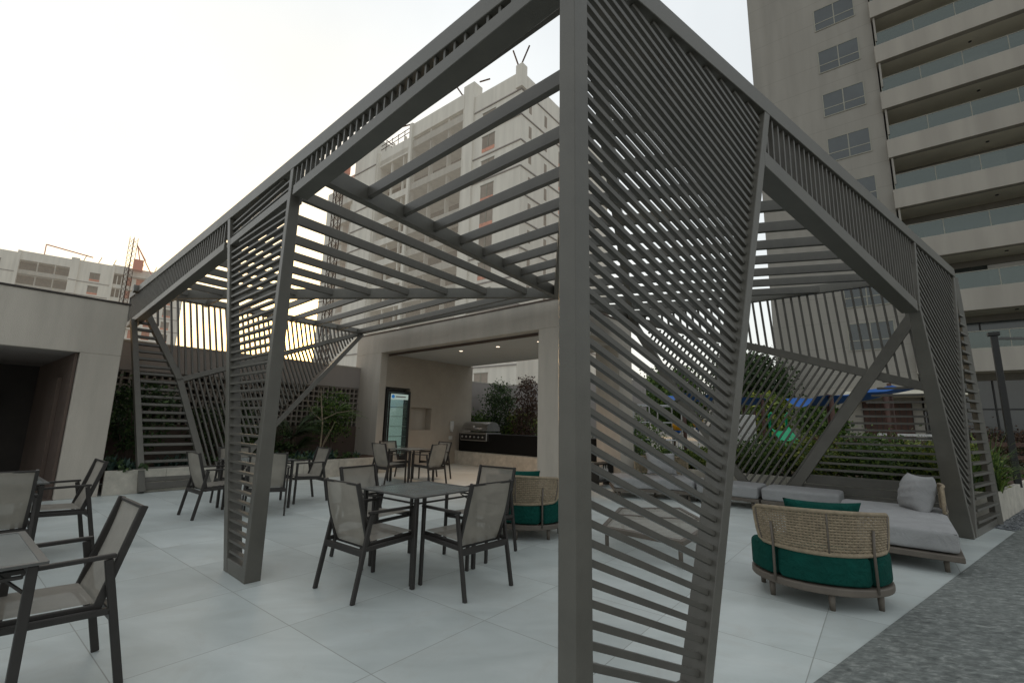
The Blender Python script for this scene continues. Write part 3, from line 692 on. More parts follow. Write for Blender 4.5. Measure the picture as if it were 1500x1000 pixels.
def planters():
    r = thing('stone_planter', 'long pale travertine planter under the lattice boundary wall', 'planter', (-7.06,8.35,0))
    P = frame((-7.08,8.36,0), G, -W_)
    for i in range(7):
        m = MB(); fbox(m, P, i*.9+.0, i*.9+.896, 0, .08, 0, .42); m.build('panel', 'stone', r, .004)
    m = MB(); m.quad(P(0,.08,.39),P(6.3,.08,.39),P(6.3,1.6,.39),P(0,1.6,.39)); m.build('soil', 'soil', r)
    r = thing('stone_planter', 'pale travertine planter edged with gravel at the right corner of the pergola', 'planter', (7.80,7.62,0))
    e = V((.805,.5933,0)); o = V((7.80,7.62,0)); bd = V((-.7707,.6372,0)); ou = V((.6372,.7707,0))
    P = frame(tuple(o), e, bd)
    for i in range(5):
        m = MB(); fbox(m, P, i*1.0, i*1.0+.995, 0, .09, 0, .46); m.build('panel', 'stone', r, .005)
    for i in range(6):
        m = MB(); fbox(m, P, -.0, .09, .09+i*.95, .09+i*.95+.945, 0, .455); m.build('panel', 'stone', r, .004)
    m = MB(); m.quad(P(.09,.09,.42),P(5,.09,.42),P(5,6.2,.42),P(.09,6.2,.42)); m.build('soil', 'soil', r)
planters()

# ------------------------------------------------------------------ vegetation
def leaf(m, c, s, rnd=random, up=.3, asp=2.2):
    d = V((rnd.gauss(0,1), rnd.gauss(0,1), rnd.gauss(0,1)+up)); d.normalize()
    x = d.cross(V((rnd.gauss(0,1), rnd.gauss(0,1), rnd.gauss(0,1)))).normalized()
    s = s*rnd.uniform(.6,1.35); w = s/asp
    m.add([c-d*s*.5, c+x*w*.5, c+d*s*.5, c-x*w*.5], [(0,1,2,3)])
def clump_cloud(m, c, rad, nclump, per, s, asp=2.2, cs=.28, hollow=.35, up=.3):
    """leaves gathered in clumps inside an ellipsoid: uneven outline with gaps"""
    for i in range(nclump):
        while 1:
            p = V((random.uniform(-1,1), random.uniform(-1,1), random.uniform(-1,1)))
            if hollow < p.length < 1: break
        q = V((c[0]+p.x*rad[0], c[1]+p.y*rad[1], c[2]+p.z*rad[2])); k = cs*random.uniform(.6,1.3)*min(rad)
        for j in range(per):
            leaf(m, q+V((random.gauss(0,k), random.gauss(0,k), random.gauss(0,k*.8))), s, up=up, asp=asp)
def limb(m, a, b, r0, r1, bend=.1, n=5):
    a = V(a); b = V(b); L = (b-a).length; pts = []; o = V((random.uniform(-1,1), random.uniform(-1,1), random.uniform(-.3,.3)))*bend*L
    for i in range(n+1):
        t = i/n; pts.append(a.lerp(b, t)+o*math.sin(math.pi*t))
    m.tube(pts, [r0+(r1-r0)*i/n for i in range(n+1)], 7)
    return pts
def shrub(name, label, cat, c, h, rad, nclump, per, s, lm='leaf_m', group=None, stems=4, bark='bark_d', asp=2.2, z0=.4, low=.15, flat=1):
    r = thing(name, label, cat, (c[0],c[1],z0), group)
    m = MB(); cz = z0+h*(low+(1-low)/2)
    for i in range(stems):
        a = random.random()*6.28; k = rad*random.uniform(.2,.6)
        limb(m, (c[0]+math.cos(a)*.04, c[1]+math.sin(a)*.04, z0-.02), (c[0]+math.cos(a)*k, c[1]+math.sin(a)*k, cz+random.uniform(0,.3)*h), .02+.006*h, .006, .08)
    m.build('trunk', bark, r, 0, True)
    m = MB(); clump_cloud(m, (c[0],c[1],cz), (rad,rad*flat,h*(1-low)/2), nclump, per, s, asp)
    m.build('crown', lm, r)
    return r
def strappy(m, c, n, L, w, spread=.6):
    for i in range(n):
        a = random.random()*6.283; t = random.uniform(.15, spread); l = L*random.uniform(.6,1.15)
        d = V((math.cos(a), math.sin(a), 0)); sd = V((-d.y, d.x, 0)); k = len(m.v); N = 5
        b = V(c)+d*random.uniform(0,.05)
        for j in range(N+1):
            q = j/N; p = b+d*(t*l*q*(.4+q*.9))+UZ*(l*(q-.45*q*q*t*1.6)); ww = w*(1-q**1.6)*.5+.001
            m.v.append(tuple(p-sd*ww)); m.v.append(tuple(p+sd*ww))
        for j in range(N): m.f.append((k+2*j, k+2*j+1, k+2*j+3, k+2*j+2))
def palm(m, c, n, L):
    for i in range(n):
        a = random.random()*6.283; d = V((math.cos(a), math.sin(a), 0)); sd = V((-d.y, d.x, 0)); l = L*random.uniform(.7,1.1); el = random.uniform(.4,1.3)
        for j in range(22):
            q = (j+1)/22; p = V(c)+d*l*q*math.cos(el)*1.0+UZ*(l*q*math.sin(el)-.5*l*q*q)
            for sg in (-1,1):
                ll = .20*l*math.sin(math.pi*min(1,q*.9+.1))+.03
                e = p+sd*sg*ll+d*ll*.5-UZ*ll*.35
                m.add([p, p+d*.018, e], [(0,1,2)])
def vegetation():
    P = frame((-7.08,8.36,0), G, -W_)
    # low bluish plants in the left planter
    gi = 'low plants in the planter under the lattice wall'
    lab = ['low blue-green rosette plants beside the leftmost pergola leg', 'blue-green rosette plants seen through the leaning end screen', 'leafy blue-green ground plants left of the bare young tree', 'small rosette plants at the foot of the bare young tree']
    for i, (s0, t0) in enumerate(((.1,.5),(1.7,.7),(3.3,.6),(4.55,.55))):
        r = thing('rosette_plant', lab[i], 'plant', tuple(P(s0,t0,.39)), gi)
        m = MB()
        for k in range(11):
            c = P(s0+random.uniform(-.75,.75), t0+random.uniform(-.35,.35), .39)
            strappy(m, c, 20, random.uniform(.18,.36), .05, 1.1)
        m.build('leaves', 'leaf_b', r)
        m = MB(); clump_cloud(m, P(s0,t0,.50), (.75,.45,.12), 26, 10, .08, 1.6); m.build('filler_leaves', 'leaf_d', r)
    # climbing shrubs against the wall
    shrub('climbing_shrub', 'dark climbing shrub on the lattice wall left of the pergola leg', 'shrub', tuple(P(.5,1.0))[:2], 1.7, .75, 110, 24, .09, 'leaf_d', 'shrubs against the lattice wall', flat=.5)
    shrub('climbing_shrub', 'dark sparse shrub against the lattice wall behind the end screen', 'shrub', tuple(P(2.2,1.15))[:2], 1.3, .9, 90, 22, .09, 'leaf_d', 'shrubs against the lattice wall', flat=.4)
    r = thing('palm_shrub', 'feathery palm shrub behind the bare young tree', 'shrub', tuple(P(3.7,1.0,.39)))
    m = MB(); palm(m, P(3.75,.95,.95), 34, 1.35); palm(m, P(3.9,1.1,.6), 26, 1.0); clump_cloud(m, P(3.2,1.1,.8), (.7,.3,.45), 60, 16, .08); m.build('fronds', 'leaf_d', r)
    m = MB(); limb(m, P(3.75,.95,.36), P(3.75,.95,1.0), .06, .045, .03); m.build('trunk', 'bark_d', r, 0, True)
    r = thing('palm_shrub', 'taller yellow-green palm shrub beside the barbecue house corner', 'shrub', tuple(P(4.75,1.1,.39)))
    m = MB(); palm(m, P(4.8,1.0,1.45), 22, 1.05); clump_cloud(m, P(4.9,1.1,1.45), (.55,.35,.75), 80, 20, .10, 2.8); m.build('fronds', 'leaf_m', r)
    m = MB(); limb(m, P(4.8,1.0,.36), P(4.8,1.0,1.5), .05, .03, .05); m.build('trunk', 'bark_d', r, 0, True)
    # bare young tree
    b = P(4.25,.55,.39); r = thing('bare_tree', 'slender pale-barked young tree with bare forked branches', 'tree', tuple(b))
    m = MB(); w = W_
    f1 = b+V((.02,0,.95)); limb(m, b, f1, .026, .019, .02); f2 = f1+V((-.12,0,.85)); limb(m, f1, f2, .017, .007, .04); m.build('trunk', 'bark', r, 0, True)
    for p0, p1, r0 in ((f1, f1+V((-.35,.1,.25)), .014), (f1+V((-.35,.1,.25)), f1+V((-.62,.1,.75)), .010), (f1+V((0,0,.05)), f1+V((.35,-.05,.22)), .013), (f1+V((.35,-.05,.22)), f1+V((.85,-.1,.30)), .009), (b+V((.05,0,.1)), b+V((.22,.05,.75)), .014), (b+V((.10,.02,.35)), b+V((.34,.0,.95)), .009)):
        mm = MB(); limb(mm, p0, p1, r0, r0*.5, .06); mm.build('branch', 'bark', r, 0, True)
    # shrubs behind the barbecue house
    g2 = 'shrubs behind the barbecue house'
    def bp(s, t): q = BP(s,t); return (q.x, q.y)
    shrub('tall_shrub', 'tall dark conical shrub behind the grill', 'shrub', bp(1.5,5.5), 3.0, .55, 170, 30, .10, 'leaf_d', g2, z0=.0, low=.12)
    shrub('tall_shrub', 'tall brownish thin shrub at the right edge of the back opening', 'shrub', bp(2.95,5.3), 3.3, .45, 130, 28, .09, 'leaf_r', g2, z0=.0, low=.05)
    shrub('hedge_shrub', 'bright green round shrub between the two tall shrubs behind the grill', 'shrub', bp(2.35,5.9), 1.95, .6, 170, 28, .10, 'leaf_y', g2, z0=.0, low=.1)
    shrub('hedge_shrub', 'dark green shrub at the left edge of the back opening', 'shrub', bp(.95,5.0), 1.75, .5, 170, 28, .10, 'leaf_m', g2, z0=.0, low=.1)
    shrub('hedge_shrub', 'dark leafy shrub seen between the barbecue house columns', 'shrub', bp(7.0,5.2), 1.7, .9, 130, 26, .10, 'leaf_m', g2, z0=.0, low=.1)
    # hedge behind the right screen
    e = V((.805,.5933,0)); P = frame((7.80,7.62,0), e, V((-.7707,.6372,0)))
    gh = 'shrubs in the planter behind the right screen'
    labs = ['yellow-green leafy shrub just left of the far right pergola leg', 'second shrub of the hedge left of the far right pergola leg', 'middle shrub of the hedge behind the horizontal slats', 'shrub of the hedge behind the diagonal bar of the right screen', 'shrub of the hedge behind the long grey sofa', 'leafy shrub of the hedge nearest the barbecue house column']
    for i in range(6):
        q = P(.75, .7+i*.98)
        shrub('hedge_shrub', labs[i], 'shrub', (q.x,q.y), (.80, .84, .80, .74, .50, .42)[i], .66, 150, 28, .085, ('leaf_y','leaf_m')[i%2], gh, z0=.42, low=0)
    for i, (a, b_, lb) in enumerate(((.45,.35,'spiky long-leaved grass plant at the planter corner next to the far right leg'),(1.2,.5,'tall arching grass plant in the right planter, in front of the black post'),(2.1,.6,'long-leaved grass plant at the right edge of the photo'),(1.7,1.3,'dense grass plant behind the arching ones in the right planter'))):
        q = P(a,b_,.42); r = thing('grass_plant', lb, 'plant', tuple(q), 'grass plants in the right planter')
        m = MB()
        for k in range(8): strappy(m, q+V((random.uniform(-.35,.35), random.uniform(-.3,.3), 0)), 30, random.uniform(.75,1.25), .026, .9)
        m.build('leaves', 'leaf_m', r)
        m = MB(); clump_cloud(m, q+V((0,0,.12)), (.45,.35,.14), 30, 12, .07); m.build('filler_leaves', 'leaf_y', r)
    gr = 'reddish shrubs in front of the tower lobby'
    lr = ['reddish shrub in front of the lobby just right of the far pergola leg', 'reddish shrub in front of the lobby left of the black post', 'reddish shrub in front of the lobby behind the black post', 'reddish shrub in front of the lobby at the right edge']
    for i in range(4):
        q = V((16,26,0))+W_*(7.0+i*1.35)-G*2.2
        shrub('red_shrub', lr[i], 'shrub', (q.x,q.y), 1.5, .75, 110, 22, .13, 'leaf_r', gr, z0=0, low=0)
    # park trees beyond the screen
    gt = 'trees beyond the playground'
    for i, (x, y, h, rr, lm, lb) in enumerate(((13.3,25.5,5.6,2.0,'leaf_d','dark round-crowned tree left of the tower wall'), (9.4,27,4.6,1.9,'leaf_m','mid green tree left of the dark tree beyond the playground'), (11.0,20,2.8,.75,'leaf_y','small yellow-green tree beyond the playground in front of the tower'), (4.6,26,3.2,1.6,'leaf_m','bushy tree right of the barbecue house column'), (14.4,21.5,2.6,.8,'leaf_m','thin small tree against the pale tower wall'))):
        r = thing('park_tree', lb, 'tree', (x,y,0), gt)
        m = MB(); pts = limb(m, (x,y,0), (x,y,h*.5), .10, .06, .03)
        for k in range(6):
            a = k*1.05+random.random(); limb(m, (x,y,h*.42), (x+math.cos(a)*rr*.6, y+math.sin(a)*rr*.6, h*random.uniform(.6,.85)), .045, .012, .1)
        m.build('trunk', 'bark_d', r, 0, True)
        m = MB(); clump_cloud(m, (x,y,h*.64), (rr,rr,h*.36), 330, 34, .20, 1.6, .17, .1); m.build('crown', lm, r)
    # ground cover between planter and playground, and a far belt of trees
    m = MB()
    for i in range(9000):
        x = random.uniform(3.5,17); y = random.uniform(12,19); leaf(m, V((x,y,random.uniform(.02,.30))), .14, up=.8)
    tag(m.build('ground_cover', 'leaf_m'), 'low green planting around the playground', 'ground cover', kind='stuff')
    m = MB()
    for i in range(46):
        a = R(-75+i*3.4); d = random.uniform(120,150); c = (math.sin(a)*d, math.cos(a)*d, 2.8); clump_cloud(m, c, (7,7,random.uniform(2.5,4.2)), 60, 18, 1.3, 1.5, .25)
    tag(m.build('distant_trees', 'hillg'), 'far belt of trees on the horizon', 'trees', kind='stuff')
vegetation()

# ------------------------------------------------------------------ residential tower on the right
def tower():
    r = thing('apartment_tower', 'tall beige apartment tower with glazed balconies rising behind the pergola', 'building', (16,26,0))
    P = frame((16,26,0), W_, G)
    F = 2.89; top = 33.2
    m = MB(); fbox(m, P, -.8, 5.35, 0, 16, 3.6, top); m.build('wall', 'tower', r)
    m = MB(); fbox(m, P, 5.35, 22, 1.9, 16, 0, top); m.build('recessed_wall', 'tower', r)
    m = MB(); fbox(m, P, -.8, 5.35, .01, 16, 0, 3.6); m.build('base_wall', 'tower_w', r)
    # windows of the plain wall: four panes each
    tops = [23.85+F*k for k in (1,0,-1,-2,-3,-4,-5)]+[7.05]
    for zt in tops:
        h = 1.5; s0, s1 = 2.72, 4.70
        f = MB(); w = .05
        fbox(f, P, s0, s1, -.02, .04, zt-w, zt); fbox(f, P, s0, s1, -.035, .04, zt-h, zt-h+w)
        fbox(f, P, s0, s0+w, -.018, .04, zt-h+w, zt-w); fbox(f, P, s1-w, s1, -.018, .04, zt-h+w, zt-w)
        sm = (s0+s1)/2; fbox(f, P, sm-w/2, sm+w/2, -.016, .03, zt-h+w, zt-w)
        zz = zt-h*.64; fbox(f, P, s0+w, s1-w, -.014, .028, zz-w/2, zz+w/2)
        fo = f.build('window', 'wframe', r)
        m = MB(); fbox(m, P, s0+.02, s1-.02, -.004, .01, zt-h+.02, zt-.02); m.build('pane', 'fglass', fo)
    # balconies
    for k in range(-1, 9):
        z = 12.86+F*(k-2)          # soffit height of this balcony
        if z < 4: z = 4.12
        if z > top-2: continue
        m = MB(); fbox(m, P, 5.32, 21.8, -.35, 0.0, z, z+1.05); m.build('balcony_parapet', 'tower_w', r, .01)
        m = MB(); fbox(m, P, 5.36, 21.8, 0.0, 1.9, z+.10, z+.42); m.build('balcony_slab', 'soffit', r)
        m = MB(); fbox(m, P, 5.42, 5.50, -.25, 1.9, z-1.5, z+.10) if z > 5 else fbox(m, P, 5.42, 5.50, -.25, 1.9, 2.4, z); m.build('screen_wall', 'tower', r)
        g = MB(); x = 5.42; n = 0
        while x < 21.6:
            fbox(g, P, x+.015, min(x+1.62, 21.7)-.015, -.20, -.185, z+1.05, z+1.88); x += 1.62
        fbox(g, P, 5.42, 5.435, -.18, 1.5, z+1.05, z+1.88)
        go = g.build('glass_railing', 'bglass', r)
        f = MB(); fbox(f, P, 5.40, 21.7, -.215, -.17, z+1.88, z+1.91); fbox(f, P, 5.40, 21.7, -.225, -.16, z+1.052, z+1.10)
        x = 5.42
        while x < 21.6: fbox(f, P, x-.014, x+.014, -.21, -.175, z+1.10, z+1.88); x += 1.62
        f.build('rail', 'wframe', go)
        # sliding doors in the recess
        d = MB(); fbox(d, P, 6.4, 20.6, 1.82, 1.90, z+.45, z+2.65); do = d.build('sliding_doors', 'fglass', r)
        f = MB(); x = 6.4
        while x < 20.7: fbox(f, P, x-.03, x+.03, 1.79, 1.82, z+.45, z+2.65); x += 1.6
        f.build('door_frame', 'darkmetal', do)
        if k % 2 == 0:
            for (a, b_) in ((8.6,9.9),(12.3,14.4),(17.2,18.0)):
                m = MB(); fbox(m, P, a, b_, 1.72, 1.75, z+.6, z+2.6); m.build('curtain', 'white', do)
        for sx in (9.2, 13.6):
            m = MB(); c = P(sx, .9, z+.097); m.tube([c-UZ*.03, c], .07, 10); m.build('ceiling_lamp', 'darkmetal', r)
    # lobby
    m = MB(); fbox(m, P, 5.5, 22, 1.7, 1.78, 0, 3.9); lo = m.build('lobby_glazing', 'fglass', r)
    m = MB(); x = 5.6
    while x < 22: fbox(m, P, x-.03, x+.03, 1.62, 1.70, 0, 3.9); x += 1.25
    fbox(m, P, 5.5, 22, 1.61, 1.69, 2.5, 2.56); m.build('mullion', 'darkmetal', lo)
    # entrance: dark wooden doors under a brown canopy
    m = MB(); fbox(m, P, 3.0, 4.95, -.06, .02, 0, 2.85); d = m.build('entrance_door', 'redwood', r)
    m = MB()
    for i in range(9): fbox(m, P, 3.02+i*.24, 3.02+i*.24+.03, -.08, -.06, .05, 2.8)
    m.build('door_batten', 'dark_in', d)
    m = MB(); fbox(m, P, 2.3, 7.2, -1.7, .0, 3.05, 3.30); m.build('canopy', 'soffit', r, .01)
tower()

# ------------------------------------------------------------------ buildings under construction
def shell(name, label, O, w, g, segs, floors, depth, rods=True):
    r = thing(name, label, 'building', O, None)
    P = frame(O, w, g)
    for (s0, s1, top, kind, out) in segs:
        t0 = -out
        if kind == 'wall' or kind == 'win':
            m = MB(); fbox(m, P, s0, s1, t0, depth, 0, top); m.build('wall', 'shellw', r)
            for k, z in enumerate(floors):
                if z < top-1: m = MB(); fbox(m, P, s0-.02, s1+.02, t0-.10, t0, z-.08, z+.05); m.build('string_course', 'grey_wall', r)
            if kind == 'win':
                for z in floors:
                    if z+2.8 > top: continue
                    a = s0+(s1-s0)*.34; b_ = a+min(1.9, (s1-s0)*.3)
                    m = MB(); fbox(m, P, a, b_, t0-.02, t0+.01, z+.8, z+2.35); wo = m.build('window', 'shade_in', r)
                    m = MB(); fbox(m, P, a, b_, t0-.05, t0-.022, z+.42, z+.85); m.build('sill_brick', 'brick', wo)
                    m = MB(); fbox(m, P, (a+b_)/2-.05, (a+b_)/2+.05, t0-.06, t0-.022, z+.85, z+2.35); fbox(m, P, a-.06, b_+.06, t0-.07, t0-.022, z+2.35, z+2.43); m.build('frame', 'wframe', wo)
        else:
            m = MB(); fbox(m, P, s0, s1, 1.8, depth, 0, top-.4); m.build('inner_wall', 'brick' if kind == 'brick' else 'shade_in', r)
            for z in floors:
                if z+1 > top: continue
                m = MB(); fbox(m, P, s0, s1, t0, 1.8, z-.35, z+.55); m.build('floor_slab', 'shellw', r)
                if kind == 'brick':
                    for q in (.2,.62): m = MB(); fbox(m, P, s0+(s1-s0)*q, s0+(s1-s0)*(q+.13), .5, 1.8, z+.55, z+2.65); m.build('partition', 'shellw', r)
                else:
                    for q in (.36,.7): m = MB(); fbox(m, P, s0+(s1-s0)*q, s0+(s1-s0)*q+.16, t0+.2, .5, z+.55, z+2.65); m.build('mullion', 'shellw', r)
            if kind == 'net':
                m = MB(); m.quad(P(s0+.1,t0-.06,8),P(s1-.1,t0-.06,8),P(s1-.1,t0-.06,top-2.5),P(s0+.1,t0-.06,top-2.5)); m.build('netting', 'net', r)
            m = MB(); fbox(m, P, s0, s1, t0, 2, top-2.0, top); m.build('parapet', 'shellw', r)
            m = MB(); fbox(m, P, s0-.25, s0+.25, t0-.3, .3, 0, top); m.build('pilaster', 'shellw', r)
    return r, P
def construction():
    fl = [1.0+3.03*k for k in range(14)]
    segs = [(-38.6,-36.2,37.0,'wall',0), (-36.2,-30.5,38.2,'brick',0), (-30.5,-25.2,41.5,'wall',.5), (-25.2,-17.6,39.2,'open',0), (-17.6,-7.9,40.6,'net',.3), (-7.9,.62,39.6,'win',0)]
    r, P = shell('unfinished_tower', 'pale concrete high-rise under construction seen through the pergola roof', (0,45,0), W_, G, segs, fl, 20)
    m = MB(); fbox(m, P, -8.1,-6.4,-.25,1.2,0,41.6); m.build('pilaster', 'shellw', r)
    m = MB(); fbox(m, P, .0,.9,-.3,.6,37.5,40.3); m.build('roof_pillar', 'shellw', r)
    # windows and slots of the right-hand face
    for k in range(3, 13):
        z = fl[k]
        for (a, b_, zz0, zz1, mt) in ((1.4,1.9,.9,2.3,'shade_in'),(4.4,4.9,.9,2.3,'shade_in'),(7.4,9.2,.7,2.3,'shade_in'),(12.4,14.2,.7,2.3,'shade_in')):
            if z+zz1 > 39: continue
            m = MB(); fbox(m, P, .62,.64,a,b_,z+zz0,z+zz1); wo = m.build('window', mt, r)
            if b_-a > 1: m = MB(); fbox(m, P, .64,.67,a,b_,z+.35,z+.75); m.build('sill_brick', 'brick', wo)
    for k in range(3, 13): m = MB(); fbox(m, P, .62,.72,0,20,fl[k]-.08,fl[k]+.05); m.build('string_course', 'grey_wall', r)
    m = MB()
    for (s, t, dx, dz, z) in ((-8.4,0,-1.3,2.0,40.6),(-6.2,.5,1.6,-.4,41.9),(.2,0,-.9,2.6,40.2),(.4,0,1.2,2.0,40.2),(-24,.2,1.4,-1.2,41),(-18.2,.3,-2.6,.6,41.3)):
        m = MB(); m.tube([P(s,t,z), P(s+dx,t,z+dz)], .09, 6); m.build('roof_rod', 'rebar', r)
    m = MB()
    for z in (39.9,40.5): m.tube([P(-26,.2,z), P(-17.8,.2,z+.4)], .05, 5)
    for i in range(6): m.tube([P(-25.5+i*1.4,.2,39.2), P(-25.5+i*1.4,.2,40.9)], .05, 5)
    m.build('guard_rail', 'rebar', r)
    # hoist mast in front of the brick bay
    h = thing('construction_hoist', 'lattice hoist mast climbing the brick bay of the unfinished tower', 'hoist', tuple(P(-33.5,-1.2)))
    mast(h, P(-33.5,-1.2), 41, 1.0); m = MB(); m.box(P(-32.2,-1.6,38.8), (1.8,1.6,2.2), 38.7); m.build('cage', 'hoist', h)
    # second building far left
    w2 = az_dir(51); g2 = V((-w2.y, w2.x, 0))
    fl2 = [28.4-3.17*k for k in range(-2, 9)]; fl2 = [z for z in fl2 if z < 33]
    segs = [(-34,-26,38.0,'win',0), (-26,-19.2,35.9,'win',0), (-19.2,-11.0,36.3,'net',.3), (-11.0,-9.6,36.8,'wall',.4), (-9.6,-3.6,36.5,'win',0), (-3.6,-1.2,36.8,'open',0), (-1.2,5,36.6,'brick',.2), (5,10.5,34.5,'win',0)]
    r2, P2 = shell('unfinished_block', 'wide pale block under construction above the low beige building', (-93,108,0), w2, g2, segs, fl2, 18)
    m = MB(); m.tube([P2(-15.5,0,38.7), P2(-7.5,0,37.6)], .14, 6); m.tube([P2(-15.5,0,36.3), P2(-15.5,0,38.7)], .1, 5); m.build('roof_rod', 'hoist', r2)
    m = MB()
    for i in range(8): m.tube([P2(-9+i*2.6,0,36.5), P2(-8.6+i*2.6,0,38.0)], .07, 5)
    m.build('rebar', 'rebar', r2)
    h = thing('construction_hoist', 'thin hoist mast with a red cab above the far left block', 'hoist', tuple(P2(-.8,-1.5)))
    mast(h, P2(-.8,-1.5), 44, 1.1)
    m = MB(); c = P2(.8,-1.5,37.2); m.box(c, (1.9,1.9,2.6), 51); m.build('cab', 'hoist', h)
    for q in (V((1.6,0,1.3)), V((.2,0,1.3)), V((3.2,.4,-2.0))): m = MB(); m.tube([c+V((-1.0,0,5.2)), c+q], .12, 5); m.build('stay', 'hoist', h)
def mast(h, p, H_, w):
    m = MB(); c = V((p.x,p.y,0)); k = [V((x*w/2,y*w/2,0)) for x, y in ((-1,-1),(1,-1),(1,1),(-1,1))]
    for q in k: m.tube([c+q, c+q+UZ*H_], .07, 4)
    z = 4.
    i = 0
    while z < H_-1.2:
        for j in range(4): m.tube([c+k[j]+UZ*z, c+k[(j+1)%4]+UZ*(z+1.2)], .045, 3)
        z += 1.2
    m.build('mast', 'rebar', h)
construction()
def houses():
    gi = 'low houses on the horizon'
    lb = ['small far house with a red tiled roof left of the others', 'far white house with an orange tiled roof, second from the left', 'far cream house with a brown tiled roof, third from the left', 'small far house with a red tiled roof right of the others']
    for i, (x, y, hh) in enumerate(((20,78,4.6),(26,82,5.4),(33,86,4.8),(40,90,5.6))):
        r = thing('far_house', lb[i], 'house', (x,y,0), gi)
        m = MB(); m.box((x,y,hh/2), (7,6,hh), 20); m.build('wall', 'white', r)
        m = MB(); a = R(20); ux = V((math.cos(a),-math.sin(a),0)); uy = V((math.sin(a),math.cos(a),0)); c = V((x,y,hh))
        m.add([c-ux*3.8-uy*3.3, c+ux*3.8-uy*3.3, c+ux*3.8+uy*3.3, c-ux*3.8+uy*3.3, c-ux*3.8+UZ*1.6, c+ux*3.8+UZ*1.6], [(0,1,5,4),(2,3,4,5),(0,4,3),(1,2,5),(3,2,1,0)]); m.build('roof', 'brick', r)
        for k in (-2,0,2):
            m = MB(); m.box(c+ux*k-uy*3.02-UZ*(hh*.45), (1,.05,1.2), 20); m.build('window', 'shade_in', r)
houses()

